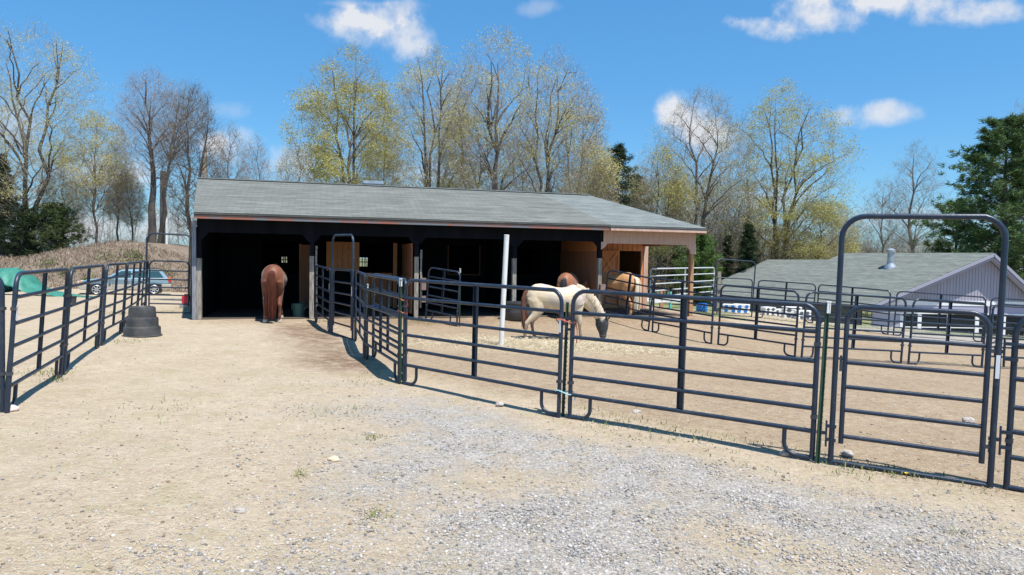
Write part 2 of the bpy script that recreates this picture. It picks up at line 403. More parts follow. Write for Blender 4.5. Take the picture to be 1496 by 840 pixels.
crumb_m = rndmat('soil_clod', [(.14, .10, .07), (.28, .21, .15), (.42, .34, .26), (.5, .45, .39)])
tag(rocks('soil_crumbs', scatter(7500, 3.3, 26, lambda x, y: b_local(x, y)[1] < -.2), .003, .016, crumb_m, 4), 'small clods and pebbles strewn over the dry dirt', 'crumbs')
def blades(name, pts, l0, l1, w, mat, up=0.0):
    n = len(pts); P = np.array(pts); a = rng.random(n) * 6.28; l = l0 + (l1 - l0) * rng.random(n) ** 1.6
    d = np.stack([np.cos(a), np.sin(a), (rng.random(n) * .12 + up * (0.6 + rng.random(n)))], 1); d /= np.linalg.norm(d, axis=1)[:, None]
    s = np.stack([-np.sin(a), np.cos(a), np.zeros(n)], 1) * (w * (.6 + .8 * rng.random(n)))[:, None]
    P = P + np.array([0, 0, .006])
    mid = P + d * l[:, None] * .5 + s * rng.normal(0, 1.5, n)[:, None] + np.array([0, 0, .004]); tip = P + d * l[:, None] * (1 if up == 0 else .95)
    V = np.stack([P - s, P + s, mid + s, mid - s, tip], 1).reshape(-1, 3); b0 = np.arange(n)[:, None] * 5
    F = np.concatenate([b0 + np.array([[0, 1, 2]]), b0 + np.array([[0, 2, 3]]), b0 + np.array([[3, 2, 4]])])
    o = fastmesh(name, V, F, mat); tag(o, kind='stuff'); return o
straw_m = rndmat('straw_blade', [(.38, .30, .19), (.58, .49, .34), (.70, .62, .47), (.46, .40, .26)], .7, .2)
tag(blades('straw', scatter(34000, 3.3, 24, lambda x, y: b_local(x, y)[1] < 0 and (random.random() < .35 or not isgravel(x, y))), 0.015, .075, .0010, straw_m), 'dry straw wisps scattered over the dirt path', 'straw')
tag(blades('loose_hay', [(x, y, H(x, y) + .02) for x, y in ((random.gauss(.9, 1.6), random.gauss(15.0, .6)) for _ in range(7000))], .06, .22, .004, straw_m, .15), 'thin layer of pale hay spread under the grazing horse', 'hay')
grass_m = rndmat('grass_blade', [(.12, .17, .04), (.20, .23, .07), (.30, .29, .12), (.4, .36, .19)], .7, .3)
gpts = []
def tuft(px, py, n, r, yr=None):
    p = gp(px, py)
    for _ in range(n):
        x = random.gauss(p.x, r); y = random.gauss(p.y, yr or r); gpts.append((x, y, H(x, y)))
for px, py, n, r in [(65, 545, 160, .18), (80, 556, 60, .1), (175, 458, 250, .35), (150, 450, 80, .2), (275, 452, 260, .3), (240, 458, 60, .3), (608, 470, 120, .12), (625, 472, 120, .15), (470, 470, 90, .2),
                     (560, 548, 60, .25), (545, 640, 40, .05), (490, 605, 50, .25), (230, 600, 60, .3), (440, 695, 30, .05), (555, 755, 26, .05), (1310, 693, 50, .12), (1240, 682, 60, .2), (940, 628, 120, .35), (880, 616, 80, .2), (1050, 655, 80, .3), (530, 560, 60, .2), (1395, 780, 16, .04), (1230, 690, 40, .1), (185, 500, 90, .2)]:
    tuft(px, py, n, r)
for k in range(260):  # thin line of weeds along fences and far verges
    t = random.random(); x = .67 + t * 3.5 + random.gauss(0, .06); y = 8.7 - .87 * (x - .67) + random.gauss(0, .1); gpts.append((x, y, H(x, y)))
for k in range(3000):
    x = random.uniform(10.5, 26); y = random.gauss(25.3, .7); gpts.append((x, y, H(x, y)))
for k in range(1800):
    x = random.uniform(6.3, 11); y = random.gauss(27, 1.2); gpts.append((x, y, H(x, y)))
tag(blades('grass', gpts, .02, .075, .004, grass_m, 1.2), 'short weedy grass tufts growing along fence feet and verges', 'grass')

# single stones worth naming
stone_m = M('pale_stone', (.32, .28, .24), .85, (.45, .41, .37), 20, bump=.4, bscale=50)
def stone(px, py, s, label, mat=stone_m):
    p = gp(px, py); bm = bmesh.new(); bmesh.ops.create_icosphere(bm, subdivisions=3, radius=1)
    sd = random.random() * 50
    for v in bm.verts:
        d = 1 + .35 * noise.noise(v.co * 1.1 + Vector((sd, 0, 0))) + .12 * noise.noise(v.co * 3 + Vector((sd, 0, 0))); v.co = Vector((v.co.x * s * 1.25 * d, v.co.y * s * d, v.co.z * s * .7 * d))
    me = bpy.data.meshes.new('stone'); bm.to_mesh(me); bm.free(); me.materials.append(mat)
    o = bpy.data.objects.new('stone', me); COL.objects.link(o); o.location = p + Vector((0, 0, s * .35)); tag(o, label, 'stone', 'loose stones on the ground'); return o
stone(352, 748, .030, 'fist-sized pale grey stone alone in the left foreground straw')
stone(487, 674, .045, 'pale tan stone on the path where straw meets gravel', M('tan_stone', (.5, .38, .25), .85, (.6, .48, .34), 20))
stone(543, 634, .03, 'small grey-white stone near the green weed mid path')
stone(730, 592, .045, 'light stone just behind the low rail of the front corral panel')
stone(1148, 664, .045, 'whitish stone at the J-shaped foot of the long front panel')
stone(930, 604, .045, 'pale stone inside the corral between rails of the long front panel')
stone(1415, 616, .06, 'flat pale stone inside the corral seen through the walk-through gate')
stone(1238, 665, .05, 'cream stone just inside the walk-through gate by its latch post')
stone(16, 600, .06, 'pinkish stone under the foot of the nearest left fence post', M('pink_stone', (.55, .42, .38), .85, (.66, .54, .5), 20))

# ------------------------------------------------------------------ corral panels
RAILS = [1.24, .955, .71, .50, .28]
def round_frame(L, h, r=.16, n=6, foot=0.0):
    pts = [(0, 0, foot), (0, 0, h - r)]
    pts += [(r - r * math.cos(a), 0, h - r + r * math.sin(a)) for a in (math.pi / 2 * i / n for i in range(1, n + 1))]
    pts += [(L - r + r * math.sin(a), 0, h - r + r * math.cos(a)) for a in (math.pi / 2 * i / n for i in range(1, n + 1))]
    pts += [(L, 0, foot)]
    return pts
def panel(A, B, label, group, h=1.52, mat=pipe, r=.025, mid=True, tilt=0, jl=True, stick=None, name='corral_panel', rails=RAILS, seg=10):
    L = (B - A).length; o = empty(name); frame_between(o, A, B); tag(o, label, 'fence panel', group)
    if tilt: o.matrix_world = o.matrix_world @ Matrix.Rotation(tilt, 4, 'X')
    MB().tube(round_frame(L, h - r), r, seg).build('frame', mat, o, True)
    for z in rails:
        MB().tube([(r * .6, 0, z * h / 1.52), (L - r * .6, 0, z * h / 1.52)], r * .88, seg, False).build('rail', mat, o, True)
    if mid:
        zb = rails[-1] * h / 1.52
        b = MB(); w = .032
        b.quad((L / 2 - w, -r - .003, zb), (L / 2 - w, -r - .003, h - r * 2), (L / 2 - w, r + .004, h - r * 2), (L / 2 - w, r + .004, zb))
        b.box((L / 2 - w, 0, (zb + h - r) / 2), (.005, .034, h - r - zb)); b.box((L / 2, .016, (zb + h - r) / 2), (2 * w, .005, h - r - zb)); b.box((L / 2 + w, 0, (zb + h - r) / 2), (.005, .034, h - r - zb))
        b.f = [f for f in b.f if len(f) == 4][1:]
        b.build('centre_brace', mat, o)
    if jl:
        zb = rails[-1] * h / 1.52
        for sgn, x0 in ((1, 0), (-1, L)):
            pts = [(x0 + sgn * .26, 0, zb), (x0 + sgn * .26, 0, .13)] + [(x0 + sgn * (.26 - .13 * (1 - math.cos(a))), 0, .13 - .11 * math.sin(a)) for a in (R(20), R(40), R(60), R(80), R(90))] + [(x0 + sgn * .01, 0, .018)]
            MB().tube(pts, r * .85, seg).build('leg', mat, o, True)
    # connector clamps
    for x0 in (0, L):
        for z in (.42, 1.12):
            MB().box((x0, 0, z), (r * 2 + .006, r * 2 + .006, .035)).build('clamp', steel, o)
    if stick is not None:
        MB().box((L * (0 if stick == 0 else 1), -r - .002, 1.08), (.03, .004, .16)).build('sticker', sticker, o)
    return o
def bow_gate(A, B, label, h=2.3, opening=0, mat=pipe, stick=False, r=.025, group='walk-through bow gates', gh=1.5):
    L = (B - A).length; o = empty('walk_through_gate'); frame_between(o, A, B); tag(o, label, 'gate', group)
    pts = round_frame(L, h - r, .2); MB().tube(pts, r, 12).build('bow_frame', mat, o, True)
    MB().tube([(0, 0, .015), (L, 0, .015)], r * .8, 10, False).build('ground_bar', mat, o, True)
    g = empty('gate_leaf'); g.parent = o; g.location = (L - .07, 0, 0); g.rotation_euler = (0, 0, opening)
    W = L - .15
    pf = [(-p[0], p[1], p[2]) for p in round_frame(W, gh, .15, 6, .2)]
    MB().tube(pf, r * .9, 12).build('leaf_frame', mat, g, True)
    for z in (1.22, .97, .74, .52, .27): MB().tube([(-.02, 0, z), (-W + .02, 0, z)], r * .8, 10, False).build('rail', mat, g, True)
    for z in (.35, 1.18): MB().box((0.035, 0, z), (.07, .03, .03)).tube([(.05, 0, z - .05), (.05, 0, z + .05)], .011, 8).build('hinge', steel, g, True)
    b = MB().box((-W - .035, 0, 1.0), (.07, .02, .02)); b.tube([(-W - .035, 0, .9), (-W - .035, 0, 1.03)], .01, 8); b.box((-W - .03, -.01, .93), (.03, .02, .09)); b.build('latch', steel, g, True)
    if stick: MB().box((L, -r - .003, 1.05), (.03, .004, .2)).build('sticker', sticker, o)
    return o
def pin_joint(P, dirx, z, label):
    o = empty('hinge_pin', P); o.rotation_euler = (0, 0, math.atan2(dirx.y, dirx.x)); tag(o, label, 'hinge pin', 'drop pins joining the front panels')
    MB().tube([(0, 0, z - .13), (0, 0, z + .12)], .009, 8).build('pin', steel, o, True)
    b = MB(); b.box((.04, 0, z + .07), (.09, .028, .028)); b.box((.04, 0, z - .06), (.09, .028, .028)); b.box((-.04, 0, z), (.09, .028, .028)); b.build('lug', pipe, o)
def tpost(P, h, label, lean=(0, 0), top=True):
    o = empty('fence_stake', P); tag(o, label, 'stake', 'green metal stakes')
    ax = Vector((lean[0], lean[1], 1)).normalized(); o.rotation_euler = ax.to_track_quat('Z', 'Y').to_euler()
    b = MB(); b.box((0, 0, h / 2 - .1), (.036, .006, h + .2)); b.box((0, .018, h / 2 - .1), (.006, .03, h + .2))
    z = .1
    while z < h - .1: b.box((0, -.006, z), (.014, .01, .012)); z += .055
    b.build('stake', tgreen, o)
    if top: MB().box((0, .004, h - .05), (.036, .032, .10)).box((0, .006, h + .008), (.04, .044, .012)).build('painted_top', white_paint, o)
    return o
def wrap(P, axis, r, mat, name, label, tail=.12, z=1.2):
    o = empty(name, P); tag(o, label, 'tie')
    b = MB(); a = Vector(axis).normalized()
    pts = [Vector((0, 0, z)) + a * (math.cos(t) * r) + Vector((-a.y, a.x, 0)) * (math.sin(t) * .035) + Vector((0, 0, .02 * math.sin(t * 2))) for t in (i * math.pi / 6 for i in range(25))]
    b.tube(pts, .007, 6); b.tube([pts[0], pts[0] + Vector((.02, -.02, -tail * .5)), pts[0] + Vector((.01, -.03, -tail))], .007, 6); b.build('cord', mat, o, True)
    return o

GL = 'corral panels of the left fence'; GC = 'corral panels of the lane fence'; GF = 'corral panels of the front fence'; GI = 'corral panels of the inner pen fence'; GB = 'corral panels of the back fence'
# left fence
L0 = gp(10, 603); L1 = gp(88, 549); L1b = gp(93, 546); L2 = gp(143, 508); L2b = gp(148, 505); L3 = gp(178, 487); L4 = gp(199, 469); L5 = gp(211, 455)
A0 = Vector((L0.x - 3.0, L0.y - .35, 0)); A0.z = H(A0.x, A0.y)
panel(A0, L0 + Vector((-.06, .02, 0)), 'nearest left panel, cut off by the left edge of the photo', GL, stick=None, tilt=R(1))
panel(L0, L1, 'left fence panel with a white sticker, second from the left edge', GL, stick=0, tilt=R(4))
panel(L1b, L2, 'left fence panel in front of the car hood', GL, tilt=R(4))
panel(L2b, L3, 'left fence panel in front of the car doors, white sticker on its near post', GL, stick=0, tilt=R(4))
panel(L3 + (L4 - L3) * .03, L4, 'left fence panel directly behind the stacked rubber tubs', GL, tilt=R(4))
panel(L4 + (L5 - L4) * .05, L5, 'farthest left fence panel, meeting the bow gate by the barn', GL, tilt=R(4))
tpost(L0 + Vector((-.08, .10, 0)), 1.46, 'green stake leaning behind the nearest left fence joint', (.085, .03), False)
tpost(L1 + Vector((-.04, .09, 0)), 1.44, 'green stake at the joint of the second and third left panels', (.075, .02), False)
tpost(L2 + Vector((-.04, .09, 0)), 1.42, 'green stake behind the left fence post nearest the car hood', (.075, .02), False)
tpost(L3 + Vector((-.04, .09, 0)), 1.42, 'green stake at the left fence joint behind the rubber tubs', (.075, .02), False)
G0a = gp(213, 457); G0b = gp(279, 458)
bow_gate(G0a, G0b, 'tall bow gate between the left fence and the barn corner')
# lane fence
C0 = Vector((*b_world(2.87, -.02), 0)); C0 = gp(461, 470); C1 = gp(482, 486); C1b = gp(485, 487); C2 = gp(515, 497); C2b = gp(519, 497); C3 = gp(533, 524); C4 = gp(583, 560); C3b = gp(545, 520); C4b = gp(592, 556)
panel(C0, C1, 'short lane panel starting at the barn post by the green bucket', GC, stick=1)
bow_gate(C1b, C2, 'slim bow gate in the lane fence in front of the wooden stall door', stick=True)
panel(C2b, C3, 'foreshortened lane panel between the slim bow gate and the doubled panels', GC)
panel(C3, C4, 'outer of the two doubled lane panels, left of the green stake', GC)
panel(C3b, C4b, 'inner of the two doubled lane panels, on the pony side', GC)
tpost(C4 + Vector((.02, -.04, 0)), 1.5, 'white-topped green stake at the corner of lane and front fence', (.0, 0))
tpost(C3b + Vector((-.12, .03, 0)), 1.3, 'white-topped green stake where the doubled lane panels begin', (.0, 0))
# front fence
D0 = gp(590, 561); D1 = gp(816, 609); D1b = gp(832, 611); D2 = gp(1186, 672); E0 = gp(1213, 676); E1 = gp(1446, 712); E1b = gp(1470, 714)
dd = (D2 - D1b).normalized(); E2 = E1b + Vector((.76, -.65, -.012)) * 3.05
panel(D0, D1, 'front panel between the corner stake and the twine-tied joint', GF, stick=1)
panel(D1b, D2, 'long front panel in the middle right, white pony head seen through it', GF)
bow_gate(E0, E1, 'large bow gate at the right front of the corral', 2.36, stick=True)
panel(E1b, E2, 'front panel cut off by the right edge of the photo', GF)
tpost(D2 + Vector((.045, -.045, 0)), 1.52, 'white-topped green stake between the long front panel and bow gate', (.03, 0))
tpost(D1 + Vector((.07, .06, 0)), 1.35, 'dark green stake inside the twine-tied joint of the front fence', (.02, 0), False)
pin_joint((D2 + E0) / 2 + Vector((.03, -.02, 0)), dd, .28, 'lower drop pin between the green stake and bow gate')
pin_joint((E1 + E1b) / 2, dd, .42, 'lower drop pin right of the large bow gate')
pin_joint((E1 + E1b) / 2, dd, 1.18, 'upper drop pin right of the large bow gate')
pin_joint((D1 + D1b) / 2, (D1b - D1).normalized(), 1.1, 'drop pin at the twine-tied joint of the front fence')
wrap((D1 + D1b) / 2, (D1b - D1), .12, twine, 'orange_twine', 'orange twine tying two front panels together near the pony', .25, 1.14)
wrap((D1 + D1b) / 2, (D1b - D1), .11, paletie, 'pale_cord', 'pale blue cord tying the same front panels near the ground', .08, .3)
wrap((C4 + D0) / 2, (D0 - C4), .07, twine, 'orange_twine', 'orange twine round the white-topped corner stake, upper wrap', .1, 1.22)
wrap((C4 + D0) / 2 + Vector((0, 0, 0)), (D0 - C4), .075, twine, 'orange_twine', 'orange twine round the white-topped corner stake, lower wrap', .03, 1.04)
wrap(C3 + Vector((.08, 0, 0)), Vector((1, 0, 0)), .13, bluetie, 'blue_strap', 'blue strap holding the doubled lane panels together', .02, .93)
# inner pen fence
F0 = gp(881, 466); F1 = gp(947, 484); F1b = gp(953, 485); F2 = gp(1039, 503); F2b = gp(1049, 504); F3 = gp(1161, 522); F3b = gp(1171, 524); F4 = gp(1316, 531); F4b = gp(1327, 532); F5 = gp(1434, 537); F5b = gp(1443, 538); F6 = F5b + (F5 - F4b).normalized() * 3.0
panel(F0, F1, 'inner pen panel in front of the golden horse', GI)
panel(F1b, F2, 'inner pen panel in front of the blue barrel', GI)
panel(F2b, F3, 'inner pen panel in front of the white jump blocks', GI)
panel(F3b, F4, 'inner pen panel behind the left post of the large bow gate', GI)
panel(F4b, F5, 'inner pen panel in front of the white-framed house windows', GI)
panel(F5b, F6, 'inner pen panel running out at the right edge', GI)
# back fence
S0 = gp(949, 455); S1 = gp(1042, 457); S1 = Vector((S1.x, S1.y, S0.z + .05)); K0 = gp(1041, 460); K1 = gp(1098, 463)
panel(S0, S1, 'bare galvanised panel right of the barn porch', 'galvanised panels', 1.5, galv, name='galvanised_panel', seg=8)
bow_gate(K0, K1, 'far bow gate in front of the grey roof and dark spruce', 2.25)
K1b = gp(1104, 464); K2 = gp(1187, 472); K2b = gp(1193, 473); K3 = gp(1297, 489); K3b = gp(1305, 490); K4 = gp(1434, 500); K4b = gp(1442, 501)
K5 = K4b + (K4 - K3b).normalized() * 3.0
panel(K1b, K2, 'back fence panel right beside the far bow gate', GB, seg=8)
panel(K2b, K3, 'back fence panel in front of the middle of the grey roof', GB, seg=8)
panel(K3b, K4, 'back fence panel in front of the house gable corner', GB, seg=8)
panel(K4b, K5, 'back fence panel running past the house windows to the right edge', GB, seg=8)
# loose panel by barn
Q0 = gp(622, 467); Q1 = gp(667, 477)
panel(Q0, Q1, 'single panel standing inside the pen beside the third barn post', 'loose panels in the pen', 1.5)
tpost(Q1 + Vector((.08, -.02, 0)), 1.55, 'white-topped green stake at the free end of the loose panel', (.0, 0))

# white pole
pw = gp(732, 506)
o = empty('white_pole', pw); tag(o, 'white round pole standing alone in the pen, slightly tilted', 'pole')
o.rotation_euler = Vector((.035, 0, 1)).to_track_quat('Z', 'Y').to_euler()
MB().tube([(0, 0, -.2), (0, 0, 2.36)], .053, 24).build('shaft', M('weathered_white_pipe', (.50, .47, .42), .5, (.76, .75, .72), 3, (4, 4, 1), lo=.25, hi=.5), o, True)
MB().lathe([(.055, 0), (.057, .012), (.045, .02)], 24, (0, 0, 2.355)).build('cap', white_paint, o, True)

# ------------------------------------------------------------------ barn
barn = empty('horse_barn', (BP[0], BP[1], PADZ), TH)
tag(barn, 'low open-front horse barn with grey shingle roof and black posts', 'barn')
EZ = 2.80; RZ = 4.02; VR = 3.05; VE = -.5; VB = 7.6
US = [0, 2.85, 5.71, 8.6, 11.3, 14.43]
def roof_piece(parent, name, mat, pts, thick=.05, label=None):
    P = [Vector(p) for p in pts]; n = (P[1] - P[0]).cross(P[2] - P[0]).normalized()
    if n.z < 0: P = P[::-1]; n = -n
    k = len(P); me = bpy.data.meshes.new(name)
    V = P + [p - Vector((0, 0, thick)) for p in P]; Fc = [tuple(range(k)), tuple(range(2 * k - 1, k - 1, -1))] + [(i, i + k, (i + 1) % k + k, (i + 1) % k) for i in range(k)]
    me.from_pydata(V, [], Fc); uvl = me.uv_layers.new(name='UVMap')
    hx = Vector((n.y, -n.x, 0)).normalized() if abs(n.z) < .999 else Vector((1, 0, 0)); hy = n.cross(hx)
    for li, l in enumerate(me.loops):
        q = me.vertices[l.vertex_index].co; uvl.data[li].uv = (q.dot(hx), q.dot(hy))
    me.materials.append(mat); o = bpy.data.objects.new(name, me); COL.objects.link(o); o.parent = parent
    if label: o['label'] = label
    return o
sl = (RZ - EZ) / (VR - VE)
uL0, uL1 = -.04, -.55; uR = 14.62; uH = 12.05; uN = 11.42; uNt = 10.2
# front slope: old part, newer part, hip end, back slope
roof_piece(barn, 'roof', shingle_old, [(uL0, VE, EZ), (uN, VE, EZ), (uNt, VR, RZ), (uL1, VR, RZ)], label='older darker shingles over the four left bays')
roof_piece(barn, 'roof', shingle_new, [(uN, VE - .002, EZ - .01), (uR, VE - .002, EZ - .01), (uH, VR, RZ - .003), (uNt, VR, RZ - .003)], label='newer paler shingles over the right bay')
roof_piece(barn, 'roof', shingle_new, [(uR, VE, EZ - .012), (uR, VB, EZ - .25), (uH, VR, RZ - .005)], label='hip end of the newer roof')
roof_piece(barn, 'roof', shingle_old, [(uL1, VR, RZ), (uH, VR, RZ), (uR, VB, EZ - .25), (uL0, VB, EZ - .25)], label='rear slope')
MB().bar((uL1, VR, RZ + .005), (uH, VR, RZ + .003), .22, .03).build('ridge_cap', shingle_old if False else M('ridge_cap', (.17, .18, .17), .9, (.25, .26, .25), 5), barn)
# fascias
MB().bx(uL0, uN, VE + .01, VE + .045, EZ - .115, EZ - .052).build('drip_edge', fascia_dark, barn)
MB().bx(uL0, uN - .05, VE - .012, VE + .03, EZ - .165, EZ - .118).build('fascia', fascia_m, barn)
MB().bx(uN + .0, uR, VE + .012, VE + .04, EZ - .10, EZ - .06).build('drip_edge', M('grey_drip', (.16, .15, .17), .7), barn)
MB().bx(uN + .0, uR, VE - .012, VE + .03, EZ - .165, EZ - .103).build('fascia', palewood, barn)
MB().bx(uR - .04, uR - .01, VE + .035, VB, EZ - .2, EZ - .09).build('fascia', palewood, barn)
# headers along front
MB().bx(0.0, US[4] + .07, -.06, -.02, 2.30, 2.68).build('header', blackwood, barn)
MB().bx(US[4] + .075, 14.5, -.065, -.025, 2.26, 2.68).build('header', palewood, barn)
MB().bx(14.46, 14.5, -.02, 3.6, 2.28, 2.66).build('header', redwood, barn)
MB().bx(0, 14.45, .02, .14, 2.42, 2.66).build('beam', blackwood, barn)
# rafters tie / soffit
soff = MB()
for k in range(25): 
    u = .2 + k * .59
    f_ = min(1, max(.05, (uR - u) / (uR - uH))); soff.bar((u, VE + .06, EZ - .09), (u, VE + (VR - VE - .05) * f_, EZ + (RZ - EZ) * f_ - .15), .04, .09)
soff.build('rafters', M('dark_rafter_wood', (.05, .035, .025), .8, (.09, .06, .04), 4), barn)
# posts: black upper, worn grey lower
for i, u in enumerate(US):
    m_low = greywood if i < 5 else tanwood; m_up = blackwood if i < 5 else tanwood
    w = .058
    if i == 5: MB().bx(u - w, u + w, -.02, .13, 0, 2.42).build('post', tanwood, barn)
    else:
        zc = [1.62, 1.72, 1.75, 1.75, 1.8][i]
        MB().bx(u - w, u + w, -.018, .13, 0, zc).build('post', greywood, barn)
        MB().bx(u - w - .001, u + w + .001, -.019, .131, zc, 2.42).build('post_top', blackwood, barn)
    # curved knee braces
    for s in ((1,) if i == 0 else (-1,) if i == 5 else (-1, 1)):
        mk = palewood if (i == 5 or (i == 4 and s == 1)) else blackwood
        b = MB(); y0, y1 = -.062, -.022
        pr = [(0, 2.301), (.25, 2.301), (.19, 2.22), (.12, 2.14), (.05, 2.09), (0, 2.06)]
        if i == 5: pr = [(-.09, 2.301), (.30, 2.301), (.22, 2.2), (.12, 2.1), (.1, 1.98), (-.09, 1.98)]
        vs = [(u + s * (w + a - .06), y0, z) for a, z in pr] + [(u + s * (w + a - .06), y1, z) for a, z in pr]; k = len(pr)
        b.add(vs, [tuple(range(k)), tuple(range(2 * k - 1, k - 1, -1))] + [(j, j + k, (j + 1) % k + k, (j + 1) % k) for j in range(k)])
        b.build('knee_brace', mk, barn)
# chewed batten strips on posts
for u, z0, z1 in ((US[1] + .12, .35, 2.0), (US[2] + .13, .3, 1.95)):
    b = MB(); z = z0
    while z < z1:
        hh = random.uniform(.12, .35); b.bx(u - random.uniform(.015, .035), u + random.uniform(.015, .035), -.03, .01, z, min(z1, z + hh - .01)); z += hh
    b.build('batten', greywood, barn)
MB().box((US[2] + .2, -.05, .98), (.13, .12, .34)).box((US[2] + .2, -.05, .55), (.12, .12, .18)).build('rail_block', M('brown_block', (.2, .13, .11), .8, (.3, .2, .17), 6), barn)
MB().box((US[4] + .06, -.08, .92), (.17, .14, .17)).build('rail_block', MATS['brown_block'], barn)
# floor
MB().bx(0, 14.45, 0.05, 7.3, -.1, .012).build('floor', M('stable_floor', (.06, .045, .035), .9, (.10, .075, .055), 3, bump=.5, bscale=8), barn)
# end walls
MB().bx(-.05, 0, .02, 7.4, 0, 2.72).build('side_wall', blackwood, barn)
# left gable triangle
g = MB(); g.add([(-.045, .0, 2.6), (-.045, VR, 3.9), (-.045, 7.3, 2.6), (-.005, .0, 2.6), (-.005, VR, 3.9), (-.005, 7.3, 2.6)], [(0, 1, 2), (5, 4, 3), (0, 3, 4, 1), (1, 4, 5, 2), (2, 5, 3, 0)]); g.build('gable', blackwood, barn)
MB().bx(-.16, -.06, -.06, .03, 0, 2.6).build('downspout', M('worn_blue_grey_trim', (.16, .18, .22), .7, (.3, .3, .32), 6, (3, 3, .5)), barn)
# stall front wall with openings (v = 3.6)
W0 = 3.6; W1 = 3.68
def wall_with_holes(u0, u1, holes, mat, z1=2.75, v0=W0, v1=W1):
    b = MB(); x = u0
    for (a, c, zb, zt) in holes:
        if a > x: b.bx(x, a, v0, v1, 0, z1)
        if zb > 0: b.bx(a, c, v0, v1, 0, zb)
        b.bx(a, c, v0, v1, zt, z1); x = c
    if x < u1: b.bx(x, u1, v0, v1, 0, z1)
    b.build('stall_wall', mat, barn)
wall_with_holes(.0, 2.82, [(1.24, 2.32, 1.16, 2.18)], blackwood)
wall_with_holes(2.88, 5.68, [(4.28, 5.34, .0, 2.16)], blackwood)
wall_with_holes(5.74, 8.56, [(7.25, 8.3, 1.2, 2.16)], blackwood)
wall_with_holes(8.64, 11.25, [(9.6, 10.5, 1.2, 2.1)], blackwood)
wall_with_holes(11.35, 14.54, [(13.52, 14.36, 1.14, 2.1)], redwood)
MB().bx(14.49, 14.66, W0 - .03, W0 + .12, 0, 2.45).build('corner_post', palewood, barn)
# trims round openings
def trim(a, c, zb, zt, mat, w=.07, v=W0 - .012):
    for s in ((a - w, a, zb, zt), (c, c + w, zb, zt)): MB().bx(s[0], s[1], v - .01, v + .011, s[2], s[3]).build('trim', mat, barn)
    MB().bx(a - w, c + w, v - .01, v + .011, zb - w, zb - .001).build('trim', mat, barn)
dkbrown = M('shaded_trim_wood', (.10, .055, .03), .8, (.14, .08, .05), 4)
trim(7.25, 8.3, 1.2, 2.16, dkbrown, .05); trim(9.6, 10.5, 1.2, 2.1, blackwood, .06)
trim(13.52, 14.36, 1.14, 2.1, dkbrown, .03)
# partitions between bays
MB().bx(2.82, 2.88, .14, 7.2, 0, 2.7).build('partition', blackwood, barn)
MB().bx(5.68, 5.74, .14, 7.2, 0, 2.7).build('partition', blackwood, barn)
MB().bx(8.57, 8.63, .5, 7.2, 0, 2.7).build('partition', blackwood, barn)
MB().bx(11.27, 11.33, .14, 7.2, 0, 2.02).build('partition', browndoor, barn)
MB().bx(11.265, 11.335, .14, 3.58, 2.022, 2.6).build('partition', redwood, barn)
MB().bx(14.58, 14.62, 3.74, 7.2, 0, 2.5).build('side_wall', redwood, barn)
# vertical battens on the red walls
b = MB()
for u in np.arange(11.45, 14.4, .2): MB().bx(u - .006, u + .006, W0 - .006, W0 + .002, 2.12, 2.6).build('batten', dkbrown, barn)
# doors
def zdoor(u0, u1, z0, z1, v, mat, brace='x', name='stall_door'):
    d = MB().bx(u0, u1, v - .02, v + .02, z0, z1).build(name, mat, barn)
    f = MB(); t = .075
    f.bx(u0, u1, v - .045, v - .021, z1 - t, z1); f.bx(u0, u1, v - .045, v - .021, z0, z0 + t); f.bx(u0, u0 + t, v - .045, v - .021, z0 + t, z1 - t); f.bx(u1 - t, u1, v - .045, v - .021, z0 + t, z1 - t)
    f.build('door_frame', mat, d)
    g = MB(); g.bar((u0 + t, v - .034, z0 + t), (u1 - t, v - .034, z1 - t), .018, .09)
    if brace == 'x': g.bar((u0 + t, v - .032, z1 - t), (u1 - t, v - .032, z0 + t), .014, .09)
    g.build('door_brace', mat, d)
    p = MB()
    for k in range(1, 6): u = u0 + (u1 - u0) * k / 6; p.bx(u - .004, u + .004, v - .0225, v - .0195, z0, z1)
    p.build('plank_gap', dark, d)
    return d
lightdoor = M('light_pine_door', (.76, .35, .15), .7, (.84, .43, .21), 2, (3, 3, .3), bump=.2)
zdoor(3.22, 4.26, 1.26, 2.2, W0 - .08, lightdoor, 'z')
zdoor(4.28, 5.34, .08, 1.2, W0 - .04, redwood, 'z')
zdoor(12.70, 13.49, 1.14, 2.1, W0 - .06, redwood)
zdoor(13.5, 14.38, .06, 1.1, W0 - .03, redwood)
MB().bx(5.37, 5.5, W0 - .04, W0 - .005, 0, 2.2).build('door_post', lightdoor, barn)
# open wooden door leaves standing across the aisle
for (u, v0, v1, zt, mt) in ((5.60, .35, 2.9, 2.14, browndoor),):
    d = MB().bx(u, u + .04, v0, v1, .1, zt).build('open_door', mt, barn)
    f = MB(); [f.bx(u - .022, u - .001, v0, v1, z, z + .12) for z in (.1, 1.05, zt - .12)]; f.build('door_frame', mt, d)
d = MB().box((2.62, 2.95, 1.07), (.36, .04, 2.0), Matrix.Rotation(R(-35), 3, 'Z')).build('open_door', browndoor, barn); MB().box((2.44, 3.1, 1.07), (.09, .06, 2.06)).build('door_frame', MATS['light_pine_door'] if False else tanwood, d)
# back wall with small barred windows
def backwall(u0, u1, wins):
    wall_with_holes(u0, u1, wins, blackwood, 2.5, 7.2, 7.28)
    for (a, c, zb, zt) in wins:
        f = MB(); [f.bx(a + (c - a) * k / 3 - .015, a + (c - a) * k / 3 + .015, 7.205, 7.24, zb, zt) for k in (1, 2)]; f.bx(a, c, 7.2, 7.235, (zb + zt) / 2 - .015, (zb + zt) / 2 + .015); f.build('window_bars', blackwood, barn)
backwall(0, 2.82, [(1.60, 1.80, 1.46, 1.68)]); backwall(2.88, 5.68, [(4.43, 4.73, 1.36, 1.7)]); backwall(5.74, 14.4, [])
